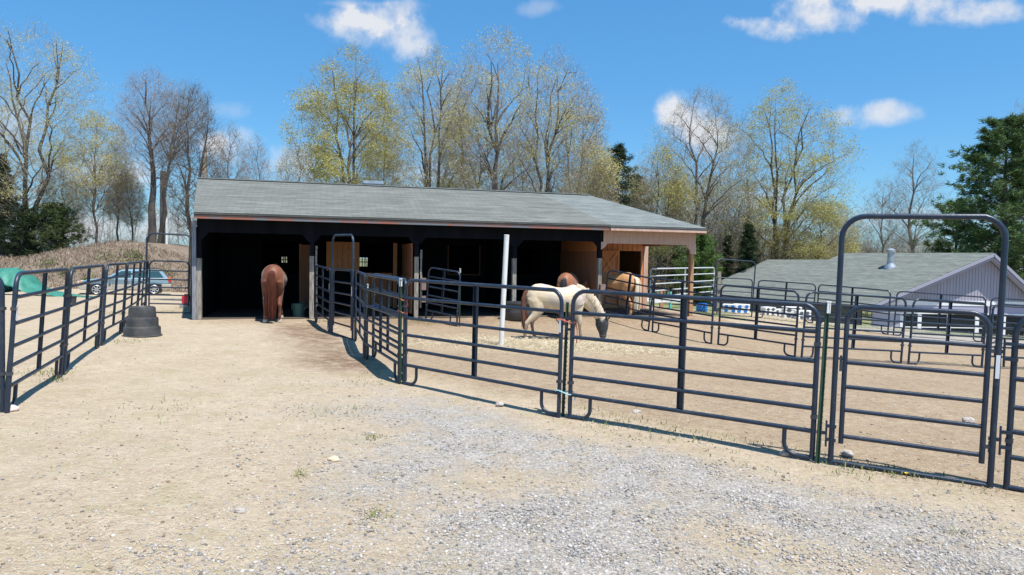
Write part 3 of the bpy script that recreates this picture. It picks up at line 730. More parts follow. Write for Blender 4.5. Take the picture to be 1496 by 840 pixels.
# stall ceiling (hay loft floor) to keep stalls dark
MB().bx(.01, 14.35, 3.7, 7.15, 2.40, 2.46).build('stall_ceiling', blackwood, barn)
# ridge vent box
cu = at(547, 270, 21.9)
vent = empty('ridge_vent'); vent.parent = barn; u, v = b_local(cu.x, cu.y); vent.location = (u, VR + .5, RZ - .32)
MB().box((0, 0, .24), (.58, .42, .34)).build('vent_box', M('vent_side', (.30, .36, .42), .5, (.4, .46, .5), 5), vent); MB().box((0, 0, .46), (.66, .5, .1)).build('vent_cap', metal_vent, vent); MB().box((-.31, 0, .3), (.05, .36, .24)).build('vent_louvre', dark, vent)

# ------------------------------------------------------------------ barn-side small things
def tub_stack():
    p = gp(208, 490); o = empty('rubber_tub_stack', p); tag(o, 'three black rubber tubs nested upside down beside the left fence', 'tubs')
    for i, (r0, r1, z0, z1) in enumerate(((.350, .342, 0, .195), (.305, .298, .18, .385), (.262, .245, .37, .61))):
        lp = .03 if i == 0 else .022
        pr = [(r0 + lp, z0), (r0 + lp, z0 + .012), (r0 + .004, z0 + .022), (r0, z0 + .04), (r1 + .006, z1 - .035), (r1 - .004, z1 - .01), (r1 - .03, z1)]
        if i == 2: pr += [(r1 - .05, z1 - .0), (r1 - .07, z1 - .02), (.02, z1 - .02)]
        MB().lathe(pr, 40).build('tub', rubber, o, True)
tub_stack()
def bucket(px, py, r, h, mat, label, hnd=True, sx=1):
    p = gp(px, py); o = empty('bucket', p); tag(o, label, 'bucket')
    MB().lathe([(r * .82, 0), (r * .84, .02), (r * .97, h * .9), (r * 1.05, h * .92), (r * 1.05, h), (r * .97, h), (r * .93, h * .93), (r * .8, .05), (.01, .05)], 28, sx=sx).build('pail', mat, o, True)
    if hnd: MB().tube([(r * 1.04 * math.cos(a), -.02 - r * .5 * math.sin(a), h * .85 - r * .9 * math.sin(a)) for a in (math.pi * k / 12 for k in range(13))], .006, 6).build('handle', galv, o, True)
    return o
bucket(437, 463, .20, .38, M('green_plastic', (.05, .14, .12), .5, (.08, .2, .17), 5), 'green feed bucket beside the first barn post')
o = bucket(104, 470, .062, .105, rubber, 'small black bucket hung outside the left fence', False)
o.location = at(105, 443.5, 9.75)
# black stock tank
p = gp(759, 467); o = empty('stock_tank', p, TH); tag(o, 'black oval water tank against the fourth barn post', 'water tank')
MB().lathe([(.30, 0), (.31, .02), (.325, .2), (.33, .22), (.325, .25), (.34, .47), (.365, .475), (.365, .52), (.33, .52), (.32, .3), (.01, .3)], 36, sx=1.45).build('tank', rubber, o, True)
MB().lathe([(.29, .40), (.28, .41), (.01, .41)], 30, sx=1.45).build('water', M('trough_water', (.03, .04, .04), .08), o)
# red fuel can
p = gp(271, 451); red = M('red_plastic', (.55, .015, .03), .45, (.62, .03, .05), 5)
o = empty('fuel_can', p + Vector((0, .1, .12))); tag(o, 'red plastic fuel can beside the barn left of the corner post', 'fuel can')
bm_ = MB(); bm_.box((0, 0, .14), (.26, .2, .28)); c_ = bm_.build('can_body', red, o); md = c_.modifiers.new('b', 'BEVEL'); md.width = .03; md.segments = 3
MB().tube([(-.08, 0, .28), (-.08, 0, .33), (.08, 0, .33), (.08, 0, .28)], .016, 8).build('handle', red, o, True); MB().tube([(.1, 0, .27), (.16, 0, .36)], .018, 8).build('spout', M('yellow_plastic', (.7, .5, .04), .5), o, True)
MB().box((0, 0, -.06), (.34, .3, .12)).build('block', M('cinder_block', (.3, .3, .29), .9), o)
p = gp(286, 455); bucket(285, 456, .14, .36, M('grey_plastic', (.3, .31, .33), .6), 'tall grey pail behind the red fuel can', True)
# dandelion
p = gp(1324, 698); o = empty('dandelion', p); tag(o, 'single yellow dandelion beside the ground bar of the big gate', 'flower')
MB().tube([(0, 0, -.01), (.004, 0, .035)], .003, 6).build('stem', grass_m, o); b = MB()
for k in range(26):
    a = k * 2.4; rr = .019 * math.sqrt((k + 1) / 26); b.add([(0, 0, .033), (rr * math.cos(a) - .003 * math.sin(a), rr * math.sin(a) + .003 * math.cos(a), .045), (rr * math.cos(a) + .003 * math.sin(a), rr * math.sin(a) - .003 * math.cos(a), .046)], [(0, 1, 2)])
b.build('bloom', M('dandelion_yellow', (.85, .65, .01), .6), o)

# ------------------------------------------------------------------ horses
def remesh(mb, name, mat, parent, vox=.022, smooth=6):
    me = mb.mesh(name); bm = bmesh.new(); bm.from_mesh(me); bmesh.ops.recalc_face_normals(bm, faces=bm.faces); bm.to_mesh(me); bm.free()
    t = bpy.data.objects.new('tmp', me); COL.objects.link(t)
    r = t.modifiers.new('r', 'REMESH'); r.mode = 'VOXEL'; r.voxel_size = vox; r.use_smooth_shade = True
    s = t.modifiers.new('s', 'SMOOTH'); s.factor = .5; s.iterations = smooth
    dg = bpy.context.evaluated_depsgraph_get(); me2 = bpy.data.meshes.new_from_object(t.evaluated_get(dg))
    bpy.data.objects.remove(t); me2.name = name; me2.materials.clear(); me2.materials.append(mat)
    me2.polygons.foreach_set('use_smooth', [True] * len(me2.polygons))
    o = bpy.data.objects.new(name, me2); COL.objects.link(o)
    if parent: o.parent = parent
    return o
def coat(name, c1, c2, leg, vs=2.5, zleg=.42, lo=.4, hi=.62, third=None):
    m, nt, b = nodes_of(name); L = nt.links.new; N = nt.nodes.new
    b.inputs['Roughness'].default_value = .55; b.inputs['Specular IOR Level'].default_value = .35; b.inputs['Sheen Weight'].default_value = .15
    tc = N('ShaderNodeTexCoord'); n = N('ShaderNodeTexNoise'); n.inputs['Scale'].default_value = vs; n.inputs['Detail'].default_value = 6; L(tc.outputs['Object'], n.inputs[0])
    r = N('ShaderNodeValToRGB'); r.color_ramp.elements[0].position = lo; r.color_ramp.elements[1].position = hi; r.color_ramp.elements[0].color = (*c1, 1); r.color_ramp.elements[1].color = (*c2, 1); L(n.outputs[0], r.inputs[0])
    sx = N('ShaderNodeSeparateXYZ'); L(tc.outputs['Object'], sx.inputs[0]); ad = N('ShaderNodeMath'); ad.operation = 'MULTIPLY_ADD'; L(n.outputs[0], ad.inputs[0]); ad.inputs[1].default_value = .35; L(sx.outputs[2], ad.inputs[2])
    mr = N('ShaderNodeMapRange'); mr.inputs[1].default_value = zleg + .28; mr.inputs[2].default_value = zleg; L(ad.outputs[0], mr.inputs[0])
    mx = N('ShaderNodeMix'); mx.data_type = 'RGBA'; L(mr.outputs[0], mx.inputs[0]); L(r.outputs[0], mx.inputs[6]); mx.inputs[7].default_value = (*leg, 1); L(mx.outputs[2], b.inputs['Base Color'])
    nb = N('ShaderNodeTexNoise'); nb.inputs['Scale'].default_value = 60; L(tc.outputs['Object'], nb.inputs[0]); bp = N('ShaderNodeBump'); bp.inputs['Strength'].default_value = .12; bp.inputs['Distance'].default_value = .01; L(nb.outputs[0], bp.inputs['Height']); L(bp.outputs[0], b.inputs['Normal'])
    return m
def strands(name, roots, mat, parent, n=60, r=.008, jit=.03):
    """roots: list of polylines (guide curves); strands interpolate between them"""
    b = MB()
    for _ in range(n):
        g = random.choice(roots); off = Vector((random.gauss(0, jit), random.gauss(0, jit), random.gauss(0, jit * .4))); k = len(g)
        pts = [Vector(p) + off * (.4 + .9 * i / (k - 1)) for i, p in enumerate(g)]
        cut = random.uniform(.8, 1.0); pts[-1] = pts[-2].lerp(pts[-1], cut)
        b.tube(pts, [r * 1.3] * (k - 1) + [r * .3], 5)
    return b.build(name, mat, parent, True)
def horse(P, heading, S, body_m, hair_m, hoof_m, label, pose='graze', legs=None, tail_side=0, mask=False, mane=True, headdrop=None, belly=1.0, name='horse', tail_len=.8, tail_fat=1.0, tail_c=None):
    o = empty(name, P, heading); tag(o, label, 'horse')
    b = MB(); s = S
    def sc(l): return [tuple(q * s for q in t) for t in l]
    torso = [(-.53, 0, .80, .05, .07), (-.49, 0, .785, .115, .145), (-.42, 0, .775, .165, .195), (-.32, 0, .765, .19, .22), (-.2, 0, .75, .19, .215), (-.06, 0, .725, .195 * belly, .20), (.07, 0, .705, .205 * belly, .212), (.2, 0, .71, .195 * belly, .225), (.30, 0, .74, .165, .238), (.38, 0, .73, .15, .205), (.45, 0, .715, .12, .155), (.49, 0, .71, .07, .09)]
    b.loft(sc(torso), 20)
    if pose == 'graze':
        nk = [(.30, 0, .80, .09, .19), (.43, 0, .765, .085, .175), (.56, 0, .68, .068, .14), (.66, 0, .565, .056, .112), (.735, 0, .445, .05, .095), (.775, 0, .375, .048, .082)]
        hd = [(x + .085, 0, z - .02, a, b_) for x, _, z, a, b_ in [(.655, 0, .44, .05, .07), (.70, 0, .385, .072, .088), (.715, 0, .31, .07, .105), (.725, 0, .235, .054, .085), (.732, 0, .16, .042, .058), (.736, 0, .09, .042, .05), (.736, 0, .045, .04, .045), (.732, 0, .022, .03, .03)]]
    else:  # head low in front
        nk = [(.30, 0, .80, .09, .19), (.43, 0, .78, .085, .165), (.55, 0, .72, .07, .13), (.66, 0, .64, .055, .105), (.75, 0, .57, .05, .09)]
        hd = [(.72, 0, .60, .05, .07), (.78, 0, .55, .07, .088), (.82, 0, .48, .068, .10), (.85, 0, .405, .052, .08), (.87, 0, .335, .04, .056), (.885, 0, .275, .042, .05), (.89, 0, .235, .035, .038)]
    b.loft(sc(nk), 16); b.loft(sc(hd), 16)
    for sd in (-1, 1):
        b.loft(sc([(.22, .085 * sd, .86, .05, .06), (.27, .10 * sd, .79, .075, .11), (.33, .115 * sd, .69, .082, .12), (.37, .115 * sd, .60, .07, .09)]), 12)
        b.loft(sc([(-.30, .07 * sd, .86, .05, .08), (-.37, .095 * sd, .77, .082, .12), (-.38, .105 * sd, .68, .085, .125), (-.35, .11 * sd, .59, .075, .11), (-.32, .11 * sd, .52, .055, .085)]), 12)
    # ears
    e0 = Vector(nk[-1][:3]); hv = (Vector(hd[3][:3]) - Vector(hd[1][:3])).normalized()
    for sd in (-1, 1):
        bs = Vector(hd[1][:3]) - hv * .06 + Vector((.035, sd * .045, .03)); tp = bs + Vector((.05, sd * .03, .075)) 
        b.loft([(*(bs * s), .022 * s, .012 * s), (*((bs + tp) / 2 * s), .022 * s, .011 * s), (*(tp * s), .004 * s, .003 * s)], 8)
    legs = legs or [(0, 0), (0, 0), (0, 0), (0, 0)]   # fore-aft foot offsets: front right, front left, hind right, hind left
    hooves = []
    for i, (sd, isf) in enumerate(((-1, True), (1, True), (-1, False), (1, False))):
        fx, lift = legs[i]
        if isf:
            ch = [(.34, .085, .66, .06, .13), (.35, .10, .56, .062, .10), (.355, .105, .47, .047, .062), (.36, .105, .38, .036, .044), (.362, .105, .30, .036, .040), (.36, .105, .24, .024, .027), (.358, .105, .16, .021, .024), (.36, .105, .10, .028, .031), (.372, .105, .065, .024, .026), (.385, .105, .04, .032, .034)]
            z1 = .56
        else:
            ch = [(-.36, .085, .72, .09, .16), (-.34, .105, .60, .075, .13), (-.31, .11, .51, .062, .10), (-.36, .115, .42, .045, .062), (-.42, .115, .345, .034, .044), (-.455, .115, .29, .032, .042), (-.452, .115, .23, .025, .03), (-.445, .115, .16, .022, .026), (-.44, .115, .10, .029, .032), (-.425, .115, .065, .025, .027), (-.412, .115, .04, .032, .034)]
            z1 = .66
        ch2 = []
        for (x, y, z, a, c) in ch:
            w = max(0, (z1 - z) / z1); ch2.append(((x + fx * w) * s, y * sd * s, (z + lift * w * .9) * s, a * s * 1.08, c * s * 1.05))
        b.loft(ch2, 12); hooves.append((ch2[-1], fx, lift))
    body = remesh(b, 'body', body_m, o, .017 * s / 1.4 * 1.1, 4)
    for (q, fx, lift) in hooves:
        x, y, z = q[:3]
        h = MB(); h.lathe([(.043 * s, 0), (.042 * s, .01 * s), (.033 * s, .052 * s), (.025 * s, .056 * s)], 16, (x + .006 * s, y, z - .042 * s), 1.12, 1); h.build('hoof', hoof_m, o, True)
    # tail
    gl = []
    for k in range(7):
        a = (k - 3) / 3 * .035 * tail_fat; x0 = -.535
        gl.append([((x0 + .03) * s, a * .4 * s, .86 * s), ((x0 - .02) * s, a * .8 * s, .83 * s), ((x0 - .045) * s, (a + tail_side * .01) * s, .72 * s), ((x0 - .04) * s, (a * 1.3 + tail_side * .02) * s, .5 * s), ((x0 - .02) * s, (a * 1.3 + tail_side * .04) * s, (.86 - tail_len * .75) * s), ((x0 - .01) * s, (a * .9 + tail_side * .05) * s, (.86 - tail_len) * s)])
    strands('tail', gl, tail_c or hair_m, o, 170, .008 * s, .016 * tail_fat * s)
    b2 = MB(); b2.loft([(-.50 * s, 0, .86 * s, .025 * s, .03 * s), (-.545 * s, 0, .82 * s, .03 * s, .035 * s), (-.575 * s, 0, .70 * s, .04 * s, .03 * s), (-.57 * s, 0, .5 * s, .035 * s * tail_fat, .028 * s), (-.55 * s, 0, (.88 - tail_len * .75) * s, .02 * s, .02 * s)], 10); b2.build('tail_core', tail_c or hair_m, o, True)
    if mane:
        ml = []
        for k in range(len(nk) - 1):
            for t in (0, .08, .16, .25, .33, .41, .5, .58, .66, .75, .83, .91):
                p = Vector(nk[k][:3]).lerp(Vector(nk[k + 1][:3]), t); hh = nk[k][4] * (1 - t) + nk[k + 1][4] * t; d = (Vector(nk[k + 1][:3]) - Vector(nk[k][:3])).normalized(); nrm = Vector((d.z, 0, -d.x)); nrm = nrm if nrm.z > 0 else -nrm
                top = p + nrm * hh * .97; sd = -1
                ml.append([top * s, (top + nrm * .008 + Vector((0, sd * .025, 0))) * s, (top - nrm * .03 + Vector((.01, sd * .06, -.01))) * s, (top - nrm * .09 + Vector((.01, sd * .08, -.05))) * s])
        strands('mane', ml, hair_m, o, 700, .003 * s, .008 * s)
    # eyes and nostrils
    hx = Vector(hd[2][:3])
    for sd in (-1, 1):
        e = MB(); e.lathe([(.001, -.014 * s), (.011 * s, -.009 * s), (.014 * s, 0), (.011 * s, .009 * s), (.001, .014 * s)], 12, tuple((hx + Vector((.03, sd * .066, .03))) * s)); e.build('eye', M('horse_eye', (.01, .007, .005), .15), o, True)
    if mask:
        mb = MB(); mk = [(x + .085, 0, z - .02, a, b_) for x, _, z, a, b_ in [(.68, 0, .43, .062, .10), (.705, 0, .385, .082, .105), (.716, 0, .31, .082, .118), (.726, 0, .235, .068, .10), (.733, 0, .16, .054, .072), (.737, 0, .105, .05, .06), (.737, 0, .075, .049, .056)]]
        mb.loft(sc(mk), 28)
        for sd in (-1, 1):
            bs = Vector((.86, sd * .05, .41)); mb.loft([(*(bs * s), .03 * s, .02 * s), (*((bs + Vector((.035, sd * .02, .03))) * s), .028 * s, .016 * s), (*((bs + Vector((.06, sd * .035, .055))) * s), .006 * s, .005 * s)], 10)
        mm = mb.build('fly_mask', M('mesh_fabric', (.025, .03, .035), .85, (.06, .065, .07), 18, bump=.5, bscale=120), o, True)
        tr = MB(); tr.loft(sc([(.821, 0, .092, .054, .066), (.822, 0, .076, .053, .064)]), 24); tr.build('mask_trim', M('mask_edge', (.10, .11, .12), .8), mm, True)
    return o
hoofd = M('dark_hoof', (.05, .04, .035), .6); hoofl = M('pale_hoof', (.42, .34, .26), .6, (.55, .46, .38), 10)
cream = coat('cream_roan_coat', (.49, .41, .35), (.64, .51, .34), (.24, .155, .11), 3.0, .46, .44, .56)
brown_hair = M('brown_tail_hair', (.10, .035, .02), .55, (.19, .075, .045), 12, (3, 3, .4))
chest = coat('chestnut_coat', (.12, .036, .016), (.19, .062, .028), (.17, .062, .033), 2.2, .3)
chest_hair = M('auburn_hair', (.045, .013, .009), .8, (.12, .038, .024), 14, (5, 5, .3), spec=.15)
bay = coat('bay_coat', (.24, .085, .04), (.33, .13, .06), (.10, .045, .03), 2.2, .5)
gold = coat('golden_coat', (.46, .23, .09), (.56, .31, .14), (.40, .22, .11), 2.2, .3)
flax = M('flaxen_hair', (.62, .52, .38), .55, (.74, .66, .52), 12, (4, 4, .4))
cream_hair = M('cream_hair', (.50, .41, .29), .55, (.64, .55, .42), 12, (4, 4, .4))
darkhair = M('black_hair', (.02, .015, .013), .5)
# cream pony grazing, side on, facing right
pf = gp(838, 496); pr_ = gp(778, 494)
pc = (pf * .5 + pr_ * .5)
horse(Vector((pc.x + .07, pc.y - .1, H(pc.x, pc.y) - .01)), R(3), 1.36, cream, cream_hair, hoofl, 'cream pony in a dark fly mask grazing on hay behind the front fence', legs=[(.06, 0), (-.06, 0), (-.14, 0), (.05, 0)], mask=True, tail_c=brown_hair, tail_len=.68)
# chestnut, rear view at the left bay
p = gp(389, 471); hd_ = R(106)
horse(Vector((p.x - .02, p.y + .62, H(p.x, p.y + .62))), hd_, 1.52, chest, chest_hair, hoofl, 'chestnut horse seen from behind at the left barn bay, long auburn tail', pose='low', legs=[(0, 0), (.05, 0), (.05, 0), (-.03, 0)], tail_len=.80, tail_fat=.95, tail_side=.2, belly=1.08)
# bay rump behind the pony
p = gp(833, 470); horse(Vector((p.x, p.y + .9, PADZ)), R(75), 1.38, bay, darkhair, hoofd, 'reddish bay horse in the barn, only its rump showing over the cream pony', pose='low', tail_len=.7, tail_side=-.3)
# golden horse at right bay
p = gp(915, 464); horse(Vector((p.x - .35, p.y + .45, PADZ)), R(146), 1.42, gold, flax, hoofd, 'golden brown horse with pale flaxen tail standing under the right porch', pose='low', legs=[(0, 0), (0, 0), (.06, 0), (-.04, 0)], tail_len=.72, tail_fat=1.4, belly=1.05)

# ------------------------------------------------------------------ car
def car():
    p = gp(172, 431); Yc = p.y; o = empty('parked_wagon', (p.x, Yc + .9, H(p.x, Yc + .9)), R(206)); tag(o, 'silver blue station wagon with beige lower panels parked behind the left fence', 'car')
    pb = M('wagon_paint', (.22, .34, .42), .25, spec=.6, coat=.6); lb = M('wagon_lower_paint', (.40, .36, .30), .45); gl = M('car_glass', (.03, .07, .08), .06, spec=.8); tr = M('car_trim', (.02, .02, .022), .5)
    prof = [(-2.33, .42), (-2.36, .70), (-2.30, .86), (-2.20, .95), (2.0, .88 + .03), (2.1, .86), (2.28, .74), (2.34, .58), (2.34, .40), (2.2, .28), (-2.2, .28)]
    def extr(pr, w, taper=None, name='body', mat=pb, z=None):
        b = MB(); k = len(pr); vs = []
        for sd in (-1, 1):
            for (x, z_) in pr: vs.append((x, sd * w * (1 if taper is None else taper(x, z_)), z_))
        b.add(vs, [tuple(range(k)), tuple(range(2 * k - 1, k - 1, -1))] + [(j, j + k, (j + 1) % k + k, (j + 1) % k) for j in range(k)])
        q = b.build(name, mat, o); md = q.modifiers.new('b', 'BEVEL'); md.width = .04; md.segments = 3; md.limit_method = 'ANGLE'; return q
    extr([(-2.33, .62), (-2.36, .75), (-2.30, .92), (-2.15, .98), (1.0, .96), (1.9, .88), (2.15, .80), (2.30, .70), (2.34, .60)], .85, lambda x, z: 1 - .12 * max(0, abs(x) - 1.7) , 'body')
    extr([(-2.32, .32), (-2.36, .615), (2.345, .595), (2.33, .42), (2.2, .3)], .865, lambda x, z: 1 - .12 * max(0, abs(x) - 1.7), 'lower_body', lb)
    extr([(-2.2, .96), (-1.85, 1.40), (-1.6, 1.46), (.05, 1.47), (.25, 1.42), (1.05, .95)], .80, lambda x, z: 1 - .34 * max(0, z - .95), 'cabin', pb)
    for (a, c, at_, ct) in ((-1.95, -1.2, -1.70, -1.2), (-1.12, -.35, -1.12, -.35), (-.27, .78, -.27, .22)):
        for sd in (-1, 1):
            def yy(z): return sd * (.80 * (1 - .34 * (z - .95)) + .006)
            MB().add([(a, yy(1.0), 1.0), (c, yy(1.0), 1.0), (ct, yy(1.37), 1.37), (at_, yy(1.37), 1.37)], [(0, 1, 2, 3)]) or None
            b = MB(); b.add([(a, yy(1.0), 1.0), (c, yy(1.0), 1.0), (ct, yy(1.37), 1.37), (at_, yy(1.37), 1.37), (a, yy(1.0) - sd * .01, 1.0), (c, yy(1.0) - sd * .01, 1.0), (ct, yy(1.37) - sd * .01, 1.37), (at_, yy(1.37) - sd * .01, 1.37)], [(0, 1, 2, 3), (7, 6, 5, 4), (0, 4, 5, 1), (1, 5, 6, 2), (2, 6, 7, 3), (3, 7, 4, 0)]); b.build('window', gl, o)
    b = MB(); b.add([(1.06, -.68, .97), (1.06, .68, .97), (.28, .60, 1.42), (.28, -.60, 1.42)], [(0, 1, 2, 3)]); b.build('windshield', gl, o)
    b = MB(); b.add([(-2.21, -.66, 1.0), (-2.21, .66, 1.0), (-1.90, .58, 1.38), (-1.90, -.58, 1.38)], [(0, 1, 2, 3)]); b.build('rear_window', gl, o)
    for sd in (-1, 1): MB().tube([(-1.7, sd * .6, 1.50), (-1.6, sd * .6, 1.53), (-.1, sd * .6, 1.53), (0, sd * .6, 1.49)], .018, 8).build('roof_rack', tr, o, True)
    for x in (-1.45, 1.42):
        for sd in (-1, 1):
            MB().box((x, sd * .845, .36), (.78, .05, .5)).build('wheel_well', tr, o)
            w = MB(); n = 32
            for rr, y0, y1, nm in ((.33, .68, .885, 0),): 
                vs = [(x + rr * math.cos(t), sd * y, .33 + rr * math.sin(t)) for y in (y0, y1) for t in (2 * math.pi * k / n for k in range(n))]
                w.add(vs, [tuple(range(n)), tuple(range(2 * n - 1, n - 1, -1))] + [(k, (k + 1) % n, (k + 1) % n + n, k + n) for k in range(n)])
            wh = w.build('wheel', M('tyre', (.015, .015, .016), .8), o)
            rm = MB()
            for k in range(7):
                t = k * 2 * math.pi / 7; rm.bar((x, sd * .89, .33), (x + .23 * math.cos(t), sd * .89, .33 + .23 * math.sin(t)), .02, .05)
            rm.tube([(x + .225 * math.cos(t), sd * .89, .33 + .225 * math.sin(t)) for t in (2 * math.pi * k / 24 for k in range(25))], .018, 6)
            rm.build('rim', M('alloy', (.6, .6, .62), .3, metal=.7), wh)
    for sd in (-1, 1):
        MB().box((2.27, sd * .66, .74), (.14, .28, .13)).build('headlight', M('headlight', (.7, .7, .65), .15), o); MB().box((2.2, sd * .80, .73), (.16, .06, .10)).build('indicator', M('indicator', (.7, .22, .03), .3), o)
        MB().box((-2.27, sd * .74, .86), (.16, .16, .22)).build('tail_light', M('tail_light', (.6, .02, .015), .25), o); MB().box((-2.24, sd * .80, .95), (.14, .05, .08)).build('indicator', MATS['indicator'], o)
        MB().box((.75, sd * .92, 1.02), (.1, .14, .1)).build('mirror', pb, o)
    for x in (-1.16, -.31, .62): 
        for sd in (-1, 1): MB().box((x, sd * .853, .7), (.012, .006, .5)).build('door_seam', tr, o)
    for x in (-.95, -.1):
        for sd in (-1, 1): MB().box((x + .0, sd * .858, .86), (.16, .02, .035)).build('door_handle', lb, o)
car()
# green tarp
def tarp():
    A = ground_at(-60, 33.5); B = ground_at(88, 33.5); o = None
    nx, ny = 90, 40; V = []; W = (B - A).length
    for j in range(ny):
        for i in range(nx):
            s, t = i / (nx - 1), j / (ny - 1)
            x = A.x + s * W; y = 33.4 + t * 3.2
            px = s * 148 - 60
            prof = np.interp(px, [-60, 0, 18, 32, 45, 60, 75, 88], [1.4, 1.35, 1.12, .62, .38, .26, .20, .04])
            h = prof * math.sin(math.pi * min(1, t * 1.15 + .08)) ** .6 if t < .8 else prof * .3
            h += (.10 * noise.noise(Vector((x * 1.1, y * 1.6, 0))) + .07 * noise.noise(Vector((x * 3.3 + y * 2, y * 2.2, 4)))) * min(1, prof)
            V.append((x, y, H(x, y) + max(.03, h)))
    idx = np.arange(nx * ny).reshape(ny, nx); F = np.stack([idx[:-1, :-1].ravel(), idx[:-1, 1:].ravel(), idx[1:, 1:].ravel(), idx[1:, :-1].ravel()], 1)
    o = fastmesh('tarp', np.array(V), F, M('green_tarp', (.028, .16, .115), .5, (.05, .23, .17), 2, bump=.8, bscale=5)); o.data.polygons.foreach_set('use_smooth', [True] * len(F))
    md = o.modifiers.new('s', 'SOLIDIFY'); md.thickness = .01
    tag(o, 'wrinkled green tarp draped over a pile at the left edge', 'tarp')
tarp()

# ------------------------------------------------------------------ grey house on the lower ground (right)
def house():
    gy = 33.0
    A = at(1265, 446, gy); AP = at(1443, 369.5, gy); RB = at(1513, 436, gy)
    gz = at(1320, 497, gy).z
    d = Vector((-.49, .87, 0)).normalized()
    o = empty('grey_house', (A.x, A.y, gz)); tag(o, 'long low house with grey shingle roof and lavender board gable', 'house')
    def lo(p): return Vector(p) - Vector((A.x, A.y, gz))
    a, ap, rb = lo(A), lo(AP), lo(RB)
    L1_, = (7.6,); fr = Vector((0, -.45, 0))
    # main roof slopes
    roof_piece(o, 'roof', shingle_b, [a + fr, ap + fr, ap + d * L1_, a + d * L1_], .08)
    roof_piece(o, 'roof', shingle_b, [ap + fr, rb + fr, rb + d * L1_, ap + d * L1_], .08, 'steeper right slope')
    # lower section
    ez = a.z
    bcorner = lo(at(1012, 427, 33 + .87 * 11.6)); bc = a + d * 11.8; bc.z = ez
    r2a = ap + d * (L1_ + .002); r2a.z -= .38; r2b = lo(at(1121, 385, 33 + .87 * 12.5)); 
    r2b.z = r2a.z - .05
    bc2 = Vector((bcorner.x, bcorner.y, ez))
    a2 = a + d * (L1_ - .02); 
    roof_piece(o, 'roof', shingle_b, [a2 + Vector((0, 0, -.01)), r2a, r2b, bc2], .08, 'lower roof section on the left')
    rbb = rb + d * 13; roof_piece(o, 'roof', shingle_b, [r2a, r2b, rbb, rb + d * L1_], .08)
    roof_piece(o, 'roof', shingle_b, [bc2, r2b, rbb], .08)
    # step triangle closing between ridges
    MB().add([tuple(ap + d * L1_), tuple(a + d * L1_ + Vector((0, 0, -.02))), tuple(r2a + Vector((0, 0, -.2)))], [(0, 1, 2)])
    lav = M('lavender_boards', (.31, .295, .345), .75, (.41, .39, .44), 2, (8, 8, .3), bump=.2); lav2 = M('pale_lavender_trim', (.33, .32, .385), .65)
    lilac = M('lilac_sill_boards', (.36, .35, .45), .7); grav = M('concrete_base', (.3, .29, .28), .9, (.38, .37, .36), 3)
    wt = white_paint
    # gable wall with boards
    ins = .35
    base = 0.0; wl = a.x + .55; wr = rb.x + 3.5
    zt = a.z + .30     # underside of gable band
    slL = (ap.z - a.z) / (ap.x - a.x); slR = (ap.z - rb.z) / (rb.x - ap.x)
    b = MB(); x0 = a.x + .9
    xs_ = []
    x = a.x + .75
    gx = MB(); gaps = MB()
    gab = [(a.x + (zt - a.z + .14) / slL, 0, zt), (ap.x, 0, ap.z - .14), (rb.x - (zt - rb.z + .14) / slR, 0, zt)]
    b.add([gab[0], gab[1], gab[2]] + [(q[0], .12, q[2]) for q in gab], [(0, 1, 2), (5, 4, 3), (0, 3, 4, 1), (1, 4, 5, 2), (2, 5, 3, 0)])
    b.build('gable_wall', lav, o)
    x = gab[0][0] + .2
    bt = MB()
    while x < gab[2][0] - .1:
        top = ap.z - .17 - (slL * (ap.x - x) if x < ap.x else slR * (x - ap.x)); 
        if top > zt + .05: MB().bx(x - .006, x + .006, -.008, .001, zt, top).build('batten', M('dark_batten', (.13, .125, .155), .8), o)
        x += .15
    # rake boards
    for p, q in ((a, ap), (rb, ap)):
        rk = MB(); rk.bar(Vector(p) + Vector((0, -.47, -.10)), Vector(q) + Vector((0, -.47, -.10)), .05, .13); rk.build('rake_board', lav2, o)
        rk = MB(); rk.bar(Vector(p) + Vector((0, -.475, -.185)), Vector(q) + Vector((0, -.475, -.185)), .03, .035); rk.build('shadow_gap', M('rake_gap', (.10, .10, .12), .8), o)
        rk = MB(); rk.bar(Vector(p) + Vector((0, -.30, -.24)), Vector(q) + Vector((0, -.30, -.24)), .30, .10); rk.build('rake_board', lav2, o)
    # porch band, header, posts, glazing
    zb = at(1320, 458, gy).z - gz; zc = at(1320, 449, gy).z - gz; zd = at(1320, 437, gy).z - gz
    xl = at(1262, 440, gy).x - A.x; xr = rb.x + 2.5
    MB().bx(a.x + 1.0, xr, -.04, .1, zc + .12, zt - .003).build('white_band', wt, o)
    MB().bx(a.x + .35, xr, -.02, .1, zb + .07, zc + .115).build('lilac_band', lilac, o)
    MB().bx(a.x + .35, xr, -.05, .1, zb, zb + .068).build('header', wt, o)
    # wall left of the windows
    x1 = at(1316, 470, gy).x - A.x
    MB().bx(a.x + .35, x1, 0, .1, 0, zb - .003).build('wall', M('lavender_siding', (.40, .39, .46), .75, (.47, .45, .52), 2, (9, 9, .3)), o)
    pxs = [1317, 1343, 1386, 1427, 1466, 1500]
    for i, px in enumerate(pxs):
        x = at(px, 470, gy).x - A.x; MB().bx(x - .09, x + .09, -.03, .1, 0, zb - .002).build('window_post', wt, o)
        if i + 1 < len(pxs):
            xn = at(pxs[i + 1], 470, gy).x - A.x
            w = MB().bx(x + .09, xn - .09, .03, .05, .25, zb - .002).build('window', M('window_glass', (.012, .018, .02), .3, spec=.25), o)
            f = MB(); f.bx(x + .09, xn - .09, 0, .029, .12, .25); f.bx(x + .09, xn - .09, .0, .029, zb * .5 - .02, zb * .5 + .02); f.build('sill', wt, w)
    MB().bx(a.x + .3, xr, .0, .12, -.5, .12).build('foundation', grav, o)
